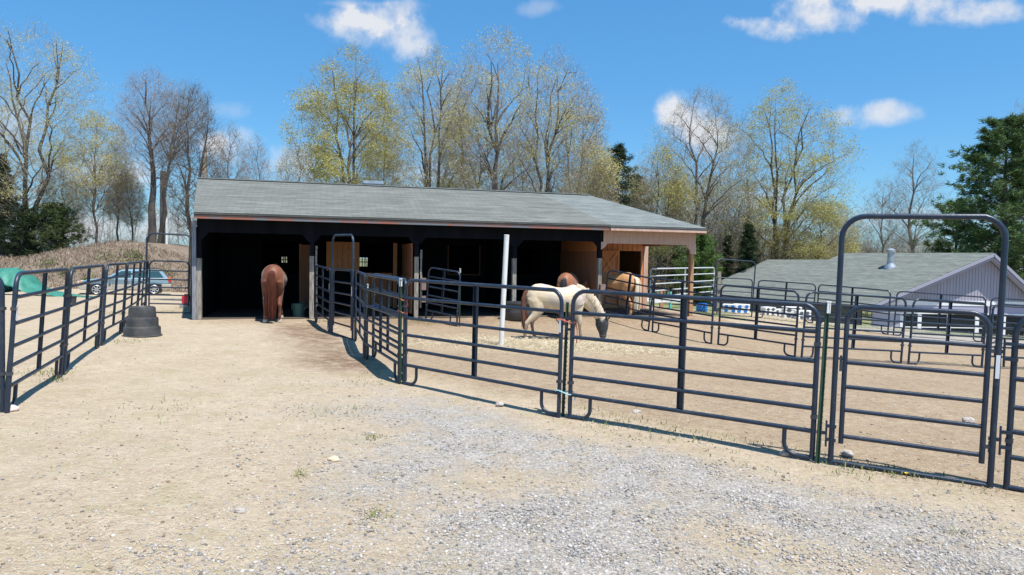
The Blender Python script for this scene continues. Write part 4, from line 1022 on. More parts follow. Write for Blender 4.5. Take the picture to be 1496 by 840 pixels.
    # long side wall under the eave
    s0 = a + d * .4 + Vector((.3, .3, 0)); s1 = a + d * 11.6 + Vector((.3, .3, 0))
    sw = MB(); sw.add([(s0.x, s0.y, -1.5), (s1.x, s1.y, -1.5), (s1.x, s1.y, ez - .05), (s0.x, s0.y, ez - .05), (s0.x + .12, s0.y + .1, -1.5), (s1.x + .12, s1.y + .1, -1.5), (s1.x + .12, s1.y + .1, ez - .05), (s0.x + .12, s0.y + .1, ez - .05)], [(0, 1, 2, 3), (7, 6, 5, 4), (0, 4, 5, 1), (1, 5, 6, 2), (2, 6, 7, 3), (3, 7, 4, 0)])
    sw.build('wall', M('grey_mauve_siding', (.16, .15, .165), .8, (.2, .19, .205), 2), o)
    # chimney pipe
    c = at(1301, 386, 0 + 35.6)
    t = (1301 - 1265) / 178
    cp = lo(c); 
    # drop on roof plane
    n = (ap - a).cross(d).normalized(); cz = a.z - (n.x * (cp.x - a.x) + n.y * (cp.y - a.y)) / n.z; ch = empty('roof_flue'); ch.parent = o; ch.location = (cp.x, cp.y, cz); ch.scale = (1.45, 1.45, 1.4)
    MB().lathe([(.22, -.1), (.2, .06), (.12, .16), (.12, .2)], 20).build('flashing', metal_vent, ch, True); MB().lathe([(.11, .15), (.11, .62)], 20).build('flue', metal_vent, ch, True)
    MB().lathe([(.14, .56), (.15, .60), (.15, .66), (.05, .72)], 20).build('cap', metal_vent, ch, True)
    return o
house()

# ------------------------------------------------------------------ things beyond the pen: barrels, jump blocks, rails
blue = M('blue_plastic', (.01, .16, .52), .4, (.02, .2, .6), 4)
def barrel(P, r, h, mat, label, rot=None, group=None, cat='barrel'):
    o = empty('barrel', P); tag(o, label, cat, group)
    if rot: o.rotation_euler = rot
    MB().lathe([(r * .94, 0), (r, .03), (r, h * .32), (r * 1.04, h * .34), (r, h * .36), (r, h * .64), (r * 1.04, h * .66), (r, h * .68), (r, h - .03), (r * .94, h)], 24).build('drum', mat, o, True)
    MB().lathe([(r * .5, h + .001), (r * .5, h + .01), (.01, h + .01)], 20).build('lid', mat, o); return o
barrel(gp(1025, 455), .23, .34, blue, 'blue plastic barrel right of the last porch post')
o = barrel(gp(1047, 455), .17, .40, M('dark_blue_plastic', (.01, .07, .3), .45), 'dark blue barrel behind the grey wooden post')
GJ = 'white jump blocks and barrels piled in front of the grey house'
def jump_block(px, py, s, label, c2):
    p = gp(px, py); o = empty('jump_block', p, random.uniform(-.5, .5)); tag(o, label, 'jump block', GJ)
    b = MB()
    for k in range(3): b.box((0, 0, s * (.17 + .31 * k)), (s * 1.4, s * .8, s * .28))
    q = b.build('block', white_paint, o); md = q.modifiers.new('b', 'BEVEL'); md.width = .02; md.segments = 2
    c = MB()
    for k in range(2):
        for x in (-.36, .34):
            cx, cz = x * s + random.uniform(-.04, .04), s * (.24 + .44 * k); n = 14
            c = MB(); c.add([(cx + s * .19 * math.cos(t), -s * .4 - .004, cz + s * .16 * math.sin(t)) for t in (2 * math.pi * i / n for i in range(n))] + [(cx + s * .19 * math.cos(t), -s * .4 + .01, cz + s * .16 * math.sin(t)) for t in (2 * math.pi * i / n for i in range(n))], [tuple(range(n)), tuple(range(2 * n - 1, n - 1, -1))] + [(i, (i + 1) % n, (i + 1) % n + n, i + n) for i in range(n)])
            c.build('hollow', c2, o)
hol = M('block_hollow', (.08, .09, .1), .8)
jump_block(1066, 457, .40, 'left jump block pile with blue hollow ends', blue)
jump_block(1083, 458, .44, 'jump block pile with blue ends beside the far bow gate', blue)
jump_block(1122, 461, .40, 'small white jump block right of the far bow gate', hol)
jump_block(1136, 462, .34, 'white jump block in the middle of the pile', hol)
jump_block(1156, 465, .52, 'largest white jump block in front of the grey wall', hol)
jump_block(1172, 467, .42, 'rightmost white jump block of the pile', hol)
def rail_fence():
    A, B = gp(925, 447), gp(1000, 449); o = empty('white_rail_fence', A); tag(o, 'low white board fence beyond the barn porch', 'fence')
    d = B - A; b = MB().bar((0, 0, .35), (d.x, d.y, .35 + d.z), .04, .3).build('board', white_paint, o)
    for t in (0, .5, 1): MB().box((d.x * t, d.y * t, .3 + d.z * t), (.09, .09, .7)).build('post', tanwood, o)
rail_fence()
p = gp(979, 451); o = MB().tube([(0, 0, 0), (0, 0, .75)], .06, 12).build('turquoise_post', M('turquoise_paint', (.1, .5, .5), .6), None, True); o.location = p; tag(o, 'short turquoise post beside the white board fence', 'post')
p = gp(1049, 459); o = MB().box((0, 0, .85), (.13, .13, 1.75)).build('grey_wooden_post', greywood); o.location = p; tag(o, 'weathered grey square post left of the far bow gate', 'post')
p = gp(966, 449); o = MB().box((0, 0, .2), (.16, .12, .45)).build('short_stump', tanwood); o.location = p; tag(o, 'short tan post stub under the white board fence', 'post')
# black horizontal jump rail
p = gp(1075, 458)
# utility pole & white mast behind the berm
p = ground_at(239, 56); o = empty('utility_pole', p); tag(o, 'weathered grey utility pole rising behind the berm', 'utility pole')
tz = at(239, 250, 56).z; MB().tube([(0, 0, -.5), (0, 0, tz - p.z)], [.3, .22], 12).build('pole', M('grey_pole_wood', (.16, .15, .14), .9, (.28, .26, .24), 4, (4, 4, .5)), o, True)
MB().box((0, -.25, tz - p.z - .6), (1.1, .1, .12)).build('crossarm', MATS['grey_pole_wood'], o)
p = ground_at(243.5, 55); tz = at(243, 288, 55).z; o = MB().tube([(0, 0, -.5), (0, 0, tz - p.z)], .09, 10).build('white_mast', white_paint, None, True); o.location = p; tag(o, 'thin white pipe mast beside the utility pole', 'mast')

# ------------------------------------------------------------------ trees
barks = {'grey': M('grey_bark', (.11, .095, .08), .9, (.19, .165, .14), 3, (1, 1, .3), bump=.4, bscale=8), 'dark': M('dark_bark', (.055, .045, .038), .9, (.12, .10, .085), 3, (1, 1, .3), bump=.4, bscale=8),
         'pale': M('pale_bark', (.30, .25, .20), .9, (.40, .36, .3), 3, (1, 1, .3), bump=.3, bscale=8)}
twig_m = {'grey': M('twig_grey', (.27, .235, .20), .9), 'red': M('twig_mauve', (.30, .24, .215), .9), 'dark': M('twig_dark', (.12, .10, .08), .9), 'tan': M('twig_tan', (.26, .21, .15), .9)}
leaf_m = {'yellow': rndmat('spring_leaf_yellow', [(.50, .44, .16), (.64, .58, .25), (.56, .50, .21), (.72, .65, .35)], .6, .45),
          'green': rndmat('spring_leaf_green', [(.36, .34, .10), (.50, .46, .17), (.58, .52, .22), (.44, .41, .13)], .6, .45),
          'bud': rndmat('bud_red', [(.28, .17, .13), (.36, .24, .17), (.38, .32, .18)], .7, .3),
          'pale': rndmat('spring_leaf_pale', [(.46, .40, .20), (.58, .50, .28), (.5, .42, .2)], .6, .4)}
def tubes_np(chains, k, minr):
    V = []; F = []; off = 0
    cs = [(math.cos(2 * math.pi * j / k), math.sin(2 * math.pi * j / k)) for j in range(k)]
    for pts, rs, lv in chains:
        n = len(pts)
        t = (pts[-1] - pts[0]).normalized(); u = t.orthogonal().normalized(); w = t.cross(u)
        for i in range(n):
            r = max(rs[i], minr); p = pts[i]
            for c, s_ in cs: V.append((p.x + (u.x * c + w.x * s_) * r, p.y + (u.y * c + w.y * s_) * r, p.z + (u.z * c + w.z * s_) * r))
        for i in range(n - 1):
            a = off + i * k; 
            for j in range(k): j2 = (j + 1) % k; F.append((a + j, a + j2, a + k + j2, a + k + j))
        off += n * k
    return np.array(V, np.float32), np.array(F, np.int32)
def add_spray(V, F, tips, k, L, w):
    tp = np.repeat(np.array([t[:] for t in tips]), k, 0); n = len(tp)
    cen = tp.mean(0); out = tp - cen; out[:, 2] *= .4; out /= (np.linalg.norm(out, axis=1)[:, None] + 1e-6)
    d = rng.normal(size=(n, 3)) * .55 + out * .6 + np.array([0, 0, .45]); d /= np.linalg.norm(d, axis=1)[:, None]
    sd = rng.normal(size=(n, 3)); sd -= d * (sd * d).sum(1)[:, None]; sd /= np.linalg.norm(sd, axis=1)[:, None]
    st = tp - d * .1 + rng.normal(0, .12, (n, 3)); l = L * (.35 + .8 * rng.random(n))[:, None]; b2 = st + d * l * .5 + sd * l * .06
    e = st + d * l + rng.normal(0, .05, (n, 3))
    W = sd * w; nv = np.stack([st - W, st + W, b2 + W * .7, b2 - W * .7, e, e], 1).reshape(-1, 3); q = np.arange(n)[:, None] * 6 + len(V)
    nf = np.concatenate([q + np.array([[0, 1, 2, 3]]), q + np.array([[3, 2, 4, 5]])])
    return np.concatenate([V, nv]), np.concatenate([F, nf])
def tree(px, Y, top, width, label, stems=1, bark='grey', twig='grey', leaf=None, nleaf=0, lsize=.09, maxlv=4, P={}, seed=1, lean=0, spread=10, r0=.19, group='trees behind the barn', name='tree', tb=None, dens=1.0):
    random.seed(seed); base = ground_at(px, Y); hgt = at(px, top, Y).z - base.z; Rm = width * Y / FPX / 2
    tb = P['tb'] if tb is None else tb; pw = P['prof']
    def env(t): return float(np.interp(t, [0, tb, tb + (1 - tb) * .15, tb + (1 - tb) * .35, tb + (1 - tb) * .55, tb + (1 - tb) * .75, tb + (1 - tb) * .9, 1], pw))
    def sample(n, rmin, rmax, t0, t1):
        out = []
        while len(out) < n:
            t = random.uniform(t0, t1); e = env(t)
            if random.random() > e * e + .08: continue
            a = random.random() * 6.283; r = math.sqrt(random.uniform(rmin * rmin, rmax * rmax)); nz_ = 1 + .42 * noise.noise(Vector((math.cos(a) * 1.4, math.sin(a) * 1.4, t * 4 + seed)))
            tt = t * (1 + .05 * noise.noise(Vector((math.cos(a) * r * 2, math.sin(a) * r * 2, seed + 7.7))))
            out.append(Vector((math.cos(a) * r * e * Rm * nz_ + lean * hgt * t * .5, math.sin(a) * r * e * Rm * nz_, tt * hgt)))
        return out
    npos = []; nrad = []; chains = {0: [], 1: [], 2: [], 3: []}
    def path(a, b, r_a, r_b, lv, steep, wob, nodes=True):
        L_ = (b - a).length; n = max(2, min(9, int(L_ / (.55 if lv < 3 else .45)) + 1)); hz = Vector((b.x - a.x, b.y - a.y, 0))
        c = a + hz * (.5 - steep * .35) + Vector((0, 0, (b.z - a.z) * (.5 + steep * .15)))
        pts = []; rs = []
        for i in range(n + 1):
            t = i / n; p = a * (1 - t) ** 2 + c * 2 * t * (1 - t) + b * t * t
            if 0 < i < n: p = p + Vector((random.gauss(0, wob), random.gauss(0, wob), random.gauss(0, wob * .5))) * L_
            pts.append(p); rs.append(r_a + (r_b - r_a) * t)
            if nodes and i > 0: npos.append(p[:]); nrad.append(rs[-1])
        chains[lv].append((pts, rs, lv))
    k_ = hgt / 14
    for k in range(stems):
        a = k * 6.283 / stems + random.uniform(-.4, .4) + seed; rr = 0 if stems == 1 else random.uniform(.22, .5)
        tt = random.uniform(.82, .93) if rr < .4 else random.uniform(.7, .85); e = env(tt) * Rm
        b = Vector((math.cos(a) * rr * Rm * 1.1 + lean * hgt * tt * .5, math.sin(a) * rr * Rm, tt * hgt)); st = Vector((math.cos(a), math.sin(a), 0)) * (0 if stems == 1 else r0 * .8) - Vector((0, 0, .3))
        if stems == 1: b = Vector((random.uniform(-.12, .12) * Rm + lean * hgt * .45, 0, .9 * hgt))
        path(st, b, r0 * (1 if stems == 1 else .8), .02 * k_, 0, .9 if stems > 1 else .2, .012)
    def attach(targets, lv, rs, re, up, steep, wob):
        A = np.array(npos); Rr = np.array(nrad); add = []
        for p in targets:
            v = np.array(p[:]) - A; d = np.linalg.norm(v, axis=1); hz = np.linalg.norm(v[:, :2], axis=1)
            cost = d + 1.5 * np.maximum(0, up * hz - v[:, 2]) + (A[:, 2] < tb * hgt * .6) * 3
            i = int(cost.argmin()); q = Vector(A[i])
            add.append((q, p, min(Rr[i] * .75, rs * random.uniform(.8, 1.2)), re))
        for q, p, ra, rb in add: path(q, p, max(ra, rb), rb, lv, steep, wob)
    attach(sample(int(P['n1'] * (1 if stems == 1 else .8 + .25 * stems)), .35, .8, tb + .12, .93), 1, .065 * k_, .016 * k_, 1.3, .6, .014)
    attach(sample(int(105 * dens), .3, .98, tb + .03, .98), 2, .028 * k_, .008, .9, .45, .02)
    attach(sample(int(520 * dens), .35, 1.0, tb, 1.0), 3, .012 * k_, .005, .6, .3, .03)
    t4 = sample(int(1900 * dens), .25, 1.05, tb, 1.0); A = np.array(npos); T4 = np.array([p[:] for p in t4]); src = []
    for p in T4:
        v = p - A; d = np.linalg.norm(v, axis=1); cost = d + np.maximum(0, .5 * np.linalg.norm(v[:, :2], axis=1) - v[:, 2]); src.append(int(cost.argmin()))
    S0 = A[src]; dv = T4 - S0; ln = np.linalg.norm(dv, axis=1)[:, None]; T4 = S0 + dv * np.minimum(1, 1.6 / np.maximum(ln, .01))
    md = (S0 + T4) / 2 + rng.normal(0, .05, S0.shape); sd = rng.normal(size=S0.shape); sd -= dv * ((sd * dv).sum(1) / np.maximum(1e-6, (dv * dv).sum(1)))[:, None]; sd /= np.linalg.norm(sd, axis=1)[:, None]
    n = len(T4); w = .0075
    RV = np.stack([S0 - sd * w, S0 + sd * w, md + sd * w * .7, md - sd * w * .7, T4 + sd * .002, T4 - sd * .002], 1).reshape(-1, 3); q = np.arange(n)[:, None] * 6; RF = np.concatenate([q + np.array([[0, 1, 2, 3]]), q + np.array([[3, 2, 4, 5]])])
    tips = list(T4) + list(md[::2]) + [np.array(c[0][-1][:]) for c in chains[3]]
    o = empty(name, base); tag(o, label, 'tree', group)
    tv, tf_ = tubes_np(chains[0] + chains[1], 7, .01); fastmesh('trunk', tv, tf_, barks[bark], o).data.polygons.foreach_set('use_smooth', [True] * len(tf_))
    V, F = tubes_np(chains[2] + chains[3], 4, .005); F = np.concatenate([F, RF + len(V)]); V = np.concatenate([V, RV])
    V, F = add_spray(V, F, tips, 2, .55, .0042)
    fastmesh('crown', V, F, twig_m[twig], o)
    if leaf and nleaf:
        nleaf = int(nleaf * (3.6 if leaf == 'green' else 3.2)); tp = np.array(tips)
        wgt = np.array([max(0.02, .38 + 2.4 * noise.noise(Vector((p[0] * .5, p[1] * .5, p[2] * .7 + seed)))) for p in tp]); wgt /= wgt.sum()
        ii = rng.choice(len(tp), nleaf, p=wgt); c = tp[ii] + rng.normal(0, .24, (nleaf, 3)) * np.array([1, 1, .5])
        u = rng.normal(size=(nleaf, 3)); u /= np.linalg.norm(u, axis=1)[:, None]; w = rng.normal(size=(nleaf, 3)); w -= u * (w * u).sum(1)[:, None]; w /= np.linalg.norm(w, axis=1)[:, None]
        s_ = lsize * .8 * (.4 + .9 * rng.random(nleaf))[:, None]; V = np.stack([c - u * s_ * .5, c + w * s_ * .35, c + u * s_ * .5, c - w * s_ * .35], 1).reshape(-1, 3)
        fastmesh('leaves', V, np.arange(nleaf * 4).reshape(-1, 4), leaf_m[leaf], o)
    return o
VASE = dict(tb=.18, n1=17, prof=[.05, .38, .70, .95, 1.0, .84, .55, .12])
BARE = dict(tb=.28, n1=9, prof=[.05, .35, .75, 1.0, .95, .8, .5, .15])
def build_trees():
    GLT = 'trees on the left behind the berm'; GRT = 'trees behind the grey house'
    tree(48, 54, 32, 215, 'tall many-limbed tree at the far left with sparse yellow buds', 3, 'dark', 'grey', 'yellow', 6500, .11, P=VASE, seed=11, spread=13, r0=.24, group=GLT, dens=1.2)
    tree(140, 56, 165, 110, 'smaller yellow-leaved tree right of the far left giant', 1, 'grey', 'tan', 'yellow', 5200, .12, P=BARE, seed=12, r0=.12, group=GLT)
    tree(222, 54, 98, 105, 'tall bare tree behind the mound with thick lower trunk', 1, 'dark', 'red', 'bud', 2200, .07, P=VASE, seed=22, r0=.33, group=GLT, tb=.38)
    tree(232, 55, 120, 95, 'leaning bare tree whose stem curves right beside the utility pole', 1, 'dark', 'grey', 'bud', 600, .06, P=dict(VASE, tb=.5), seed=14, r0=.2, lean=.3, group=GLT)
    tree(284, 34, 122, 88, 'dark gnarled tree at the left corner of the barn', 2, 'dark', 'dark', 'bud', 1500, .06, P=BARE, seed=25, r0=.2, spread=6, group=GLT)
    tree(336, 60, 178, 60, 'small bare tree above the left end of the barn roof', 1, 'grey', 'grey', P=VASE, seed=16, r0=.13, group=GLT, maxlv=4)
    tree(374, 62, 196, 55, 'thin bare tree left of the yellow-green maple', 1, 'grey', 'red', P=VASE, seed=17, r0=.1, group=GLT)
    tree(172, 57, 208, 60, 'slender sapling with reddish twigs on the berm', 1, 'grey', 'grey', 'yellow', 900, .09, P=BARE, seed=18, r0=.09, group=GLT)
    tree(196, 56, 250, 50, 'short leaning sapling left of the thick bare trunk', 1, 'dark', 'tan', 'yellow', 500, .09, P=BARE, seed=19, r0=.09, lean=-.2, group=GLT, maxlv=3)
    tree(92, 57, 240, 70, 'low arching tree above the left evergreen bushes', 1, 'dark', 'grey', 'yellow', 800, .09, P=BARE, seed=20, r0=.12, group=GLT)
    tree(8, 60, 120, 120, 'bare tree at the left edge behind the dark spruce', 1, 'grey', 'grey', 'yellow', 1500, .1, P=VASE, seed=21, r0=.16, group=GLT)
    # snag
    p = ground_at(300, 40); tz = at(300, 213, 40).z; o = MB().tube([(0, 0, -.3), (.05, 0, (tz - p.z) * .5), (-.03, 0, tz - p.z - .4), (.06, 0, tz - p.z)], [.2, .17, .14, .02], 9).build('dead_snag', barks['pale'], None, True); o.location = p; tag(o, 'broken pale dead trunk above the left roof corner', 'dead tree')
    G = 'trees behind the barn'
    tree(508, 44, 66, 160, 'yellow-green leafing maple, leftmost behind the barn roof', 3, 'dark', 'tan', 'green', 13500, .12, P=VASE, seed=31, spread=12, r0=.2, dens=1.2)
    tree(436, 50, 205, 75, 'low pale budding tree left under the leafing maple', 1, 'grey', 'tan', 'pale', 1800, .1, P=BARE, seed=32, r0=.1)
    tree(628, 46, 68, 150, 'multi-stem budding tree in the middle of the roof line', 3, 'dark', 'red', 'yellow', 8500, .10, P=VASE, seed=33, spread=10, r0=.18, dens=1.2)
    tree(558, 50, 130, 70, 'slim tree between the leafing maple and the multi-stem tree', 1, 'grey', 'tan', 'yellow', 1900, .1, P=VASE, seed=34, r0=.11, dens=1.2)
    tree(688, 45, 88, 110, 'straight-stemmed tree just left of the tallest tree', 2, 'dark', 'grey', 'yellow', 5500, .10, P=VASE, seed=35, spread=8, r0=.15, dens=1.2)
    tree(726, 42, 42, 165, 'tallest tree behind the barn with mauve bare twigs', 2, 'dark', 'red', 'yellow', 4600, .10, P=VASE, seed=36, spread=6, r0=.26, dens=1.2)
    tree(790, 43, 68, 135, 'wide tree with stems leaning right beside the tallest tree', 3, 'dark', 'red', 'yellow', 5200, .10, P=VASE, seed=37, spread=13, r0=.18, lean=.10, dens=1.2)
    tree(832, 46, 120, 100, 'sparse golden-tipped tree at the right end of the tree row', 2, 'grey', 'tan', 'pale', 3200, .11, P=VASE, seed=38, spread=12, r0=.12, lean=.08, dens=1.2)
    tree(862, 40, 205, 85, 'small bright yellow-leaved tree above the right roof end', 2, 'pale', 'tan', 'yellow', 3200, .11, P=BARE, seed=39, spread=14, r0=.08)
    tree(655, 52, 120, 80, 'thin background tree between the two multi-stem trees', 1, 'grey', 'grey', 'pale', 1500, .1, P=VASE, seed=40, r0=.1)
    tree(760, 54, 170, 70, 'thin background tree behind the tallest tree', 1, 'grey', 'grey', 'pale', 900, .1, P=VASE, seed=41, r0=.09)
    tree(1020, 44, 128, 155, 'forked tree with thin crown in front of the big cloud', 2, 'dark', 'grey', 'pale', 2600, .09, P=dict(VASE, tb=.3), seed=52, spread=15, r0=.22, dens=1.2)
    tree(1138, 52, 125, 190, 'broad yellow-green maple left of the big gate', 4, 'dark', 'tan', 'green', 12000, .12, P=VASE, seed=51, spread=17, r0=.2, dens=1.2)
    tree(1190, 50, 285, 130, 'low bright green tree behind the grey roof', 3, 'dark', 'tan', 'green', 5200, .12, P=BARE, seed=53, spread=28, r0=.12, maxlv=3)
    tree(962, 42, 215, 95, 'olive budding tree just right of the dark spruce', 2, 'dark', 'tan', 'green', 3600, .10, P=BARE, seed=54, spread=8, r0=.12)
    tree(1332, 60, 203, 95, 'bare grey tree rising inside the big gate frame', 1, 'grey', 'grey', 'bud', 900, .07, P=BARE, seed=55, r0=.25, group=GRT)
    tree(1286, 64, 262, 85, 'shorter bare tree left of the grey one behind the gate', 1, 'grey', 'grey', P=BARE, seed=56, r0=.16, group=GRT)
    tree(1478, 60, 150, 90, 'bare reddish crown showing above the big right pine', 1, 'grey', 'red', 'bud', 1500, .08, P=VASE, seed=57, r0=.2, group=GRT)
    tree(1232, 62, 300, 70, 'small bare tree between the maple and the gate post', 1, 'grey', 'tan', 'yellow', 900, .1, P=BARE, seed=58, r0=.1, group=GRT, maxlv=3)
needle = {'pine': rndmat('pine_needle', [(.05, .10, .03), (.09, .15, .045), (.14, .20, .065), (.07, .12, .04)], .6, .15), 'spruce': rndmat('spruce_needle', [(.018, .035, .015), (.035, .06, .022), (.055, .075, .03)], .7, .1), 'cedar': rndmat('cedar_needle', [(.05, .10, .02), (.09, .16, .03), (.13, .2, .05)], .6, .15), 'yew': rndmat('yew_needle', [(.03, .055, .015), (.06, .09, .025), (.10, .13, .045)], .6, .1)}
def evergreen(px, Y, top, width, kind, label, seed=1, nbr=90, ncl=11, nn=22, ns=.30, base_frac=.08, shape='cone', droop=-.1, r0=.2, name='evergreen_tree', group='evergreens', cat='tree', nw=.016, flat=.5, base=None):
    random.seed(seed); base = base or ground_at(px, Y); topz = at(px, top, Y).z; h = topz - base.z; Rw = width * Y / FPX / 2
    o = empty(name, base); tag(o, label, cat, group)
    b = MB().tube([(0, 0, -.3), (random.uniform(-.1, .1), 0, h * .5), (0, 0, h * .97)], [r0, r0 * .6, .02], 8); b.build('trunk', barks['dark'], o, True)
    br = []; cl = []
    for k in range(nbr):
        t = base_frac + (1 - base_frac) * (k + random.random()) / nbr
        if shape == 'cone': rr = Rw * (1 - t) ** (.6 if width > 120 else .85) * random.uniform(.7, 1.12) + .15
        elif shape == 'column': rr = Rw * math.sqrt(max(.02, math.sin(math.pi * min(1, t * .9 + .12)))) * random.uniform(.8, 1.05)
        else: rr = Rw * (math.sin(math.pi * (t * .82 + .16)) ** .6) * random.uniform(.45, 1.15)
        a = k * 2.399 + random.random() * .8; z0 = h * t; up = (.35 if shape == 'pine' else 0) * t + droop + random.uniform(-.1, .15)
        pts = []; 
        for i in range(5):
            s_ = i / 4; pts.append(Vector((math.cos(a) * rr * s_ + random.gauss(0, .05 * rr), math.sin(a) * rr * s_ + random.gauss(0, .05 * rr), z0 + rr * (up * s_ + .12 * s_ * s_))))
        br.append((pts, [max(.01, .032 * (1 - i / 5) * (min(1, rr / 2.5) + .2)) for i in range(5)], 1))
        for c in range(ncl):
            s_ = (.40 if shape == 'pine' else .12) + (.62 if shape == 'pine' else .8) * (c + random.random()) / ncl; s_ = min(1, s_); f = s_ * 4; i = min(3, int(f)); p = pts[i].lerp(pts[i + 1], f - i)
            cl.append(p + Vector((random.gauss(0, .11 * rr), random.gauss(0, .11 * rr), random.gauss(.03, .05 * rr))))
    V, F = tubes_np(br, 4, .01); fastmesh('limbs', V, F, twig_m['dark'], o)
    C = np.array([c[:] for c in cl]); n = len(C) * nn; c = np.repeat(C, nn, 0)
    d = rng.normal(size=(n, 3)); d[:, 2] = d[:, 2] * flat + .25; d /= np.linalg.norm(d, axis=1)[:, None]
    ln = ns * (.5 + .7 * rng.random(n))[:, None]; w = rng.normal(size=(n, 3)); w -= d * (w * d).sum(1)[:, None]; w /= np.linalg.norm(w, axis=1)[:, None]; w *= nw * (.6 + .8 * rng.random((n, 1)))
    st = c + rng.normal(0, ns * .25, (n, 3)); V = np.stack([st - w, st + w, st + d * ln], 1).reshape(-1, 3); fastmesh('foliage', V, np.arange(n * 3).reshape(-1, 3), needle[kind], o)
    return o
def build_evergreens():
    evergreen(1462, 38, 182, 185, 'pine', 'big layered white pine at the right edge behind the gable', 61, 110, 22, 30, .25, .10, 'pine', .0, .3, nw=.022)
    evergreen(1500, 42, 170, 120, 'pine', 'second tall pine at the right edge behind the first', 62, 95, 20, 30, .27, .1, 'pine', 0, .3, nw=.022)
    evergreen(1395, 44, 300, 120, 'pine', 'lower pine boughs left of the big right pine', 63, 50, 18, 30, .26, .25, 'pine', .05, .18, nw=.022)
    evergreen(900, 50, 214, 180, 'spruce', 'dark pointed spruce above the right roof end', 64, 90, 9, 22, .34, .1, 'cone', -.15, nw=.024)
    evergreen(872, 54, 240, 140, 'spruce', 'dark spruce half hidden left of the pointed one', 65, 80, 8, 20, .34, .1, 'cone', -.15, nw=.024)
    evergreen(928, 54, 258, 130, 'spruce', 'smaller dark spruce right of the pointed one', 66, 70, 8, 20, .34, .1, 'cone', -.15, nw=.024)
    evergreen(985, 52, 265, 75, 'yew', 'olive evergreen behind the forked tree', 67, 80, 8, 18, .34, .1, 'cone', -.1, nw=.022)
    evergreen(4, 54, 228, 100, 'spruce', 'dark spruce at the left edge of the photo', 68, 90, 12, 26, .32, .02, 'cone', -.25, .2, nw=.02)
    evergreen(82, 53.5, 300, 95, 'yew', 'spreading dark green bush at the foot of the far left tree', 69, 60, 14, 26, .26, .02, 'bush', .1, .1, nw=.018, base=None)
    evergreen(40, 53, 305, 80, 'spruce', 'low dark bush between the left spruce and the spreading bush', 70, 50, 12, 22, .26, .02, 'bush', .1, .1, nw=.018)
    evergreen(1022, 34, 338, 78, 'cedar', 'bright green shrub behind the galvanised panel', 71, 80, 11, 26, .20, .02, 'bush', .1, .1, nw=.014, name='green_shrub', cat='shrub', flat=.9)
    evergreen(1092, 44, 330, 62, 'spruce', 'dark drooping spruce behind the far bow gate', 72, 70, 12, 24, .26, .02, 'cone', -.3, .12, nw=.018)
    evergreen(1062, 50, 345, 40, 'spruce', 'small dark spruce between the green shrub and the drooping one', 73, 40, 10, 20, .26, .02, 'cone', -.2, .1, nw=.018)
# mass of brushwood beyond the yard (one mass)
def woodland(name, label, px0, px1, Y0, Y1, top0, top1, n, twig, cat='woods', seed=3, leaf=None, nl=0):
    random.seed(seed); ch = []; tips = []
    for k in range(n):
        px = random.uniform(px0, px1); Y = random.uniform(Y0, Y1); b = ground_at(px, Y); tz = at(px, random.uniform(top0, top1), Y).z; h = max(.6, tz - b.z)
        d = Vector((random.gauss(0, .12), random.gauss(0, .12), 1)).normalized(); pts = [b.copy()]; q = b.copy()
        for i in range(5): d = (d + Vector((random.gauss(0, .1), random.gauss(0, .1), .1))).normalized(); q = q + d * h / 5; pts.append(q.copy())
        r = .012 + h * .0045; ch.append((pts, [r * (1 - i / 7) for i in range(6)], 0))
        for m in range(int(7 + h * 2.2)):
            f = random.uniform(.6, 4.9); i = int(f); p = pts[i].lerp(pts[i + 1], f - i); dd = Vector((random.gauss(0, 1), random.gauss(0, 1), random.uniform(.2, 1.2))).normalized(); l = h * random.uniform(.12, .35) * (1.2 - f / 8)
            e = p + dd * l * .5 + Vector((0, 0, random.gauss(0, .05))); e2 = e + (dd + Vector((random.gauss(0, .3), random.gauss(0, .3), .2))) * l * .5; ch.append(([p, e, e2], [r * .4, r * .25, .004], 2)); tips.append(e2); tips.append(e)
            for _ in range(3):
                s_ = p.lerp(e2, random.uniform(.2, 1)); t_ = s_ + Vector((random.gauss(0, 1), random.gauss(0, 1), random.uniform(-.1, 1))).normalized() * l * .4; ch.append(([s_, t_], [.006, .003], 3)); tips.append(t_)
    V, F = tubes_np(ch, 3, .004); V, F = add_spray(V, F, [t for t in tips], 1, .5, .004); o = fastmesh(name, V, F, twig_m[twig]); tag(o, label, cat, kind='stuff')
    if leaf:
        tp = np.array([t[:] for t in tips]); c = tp[rng.integers(0, len(tp), nl)] + rng.normal(0, .15, (nl, 3)); u = rng.normal(size=(nl, 3)) * .03; w = rng.normal(size=(nl, 3)) * .025
        o2 = fastmesh(name + '_foliage', np.stack([c - u, c + w, c + u, c - w], 1).reshape(-1, 3), np.arange(nl * 4).reshape(-1, 4), leaf_m[leaf]); tag(o2, label + ', its young leaves', cat, kind='stuff')
build_trees(); build_evergreens()
woodland('thicket', 'tangled grey brushwood between the barn and the grey house', 880, 1130, 52, 66, 250, 340, 190, 'grey', seed=81, leaf='green', nl=9000)
woodland('undergrowth', 'brown low undergrowth behind the right of the barn', 850, 1200, 50, 60, 335, 372, 200, 'tan', seed=82, leaf='bud', nl=5000)
woodland('hedgerow', 'distant brown hedgerow behind the grey roof ridge', 1150, 1500, 62, 80, 345, 365, 220, 'tan', seed=83, leaf='pale', nl=6000)
woodland('far_thicket', 'thin distant woods on the left behind the berm', -20, 420, 66, 90, 270, 350, 120, 'grey', seed=84)
woodland('far_woods', 'distant leafless woods behind the barn', 380, 900, 70, 100, 250, 330, 110, 'grey', seed=85, leaf='pale', nl=4000)
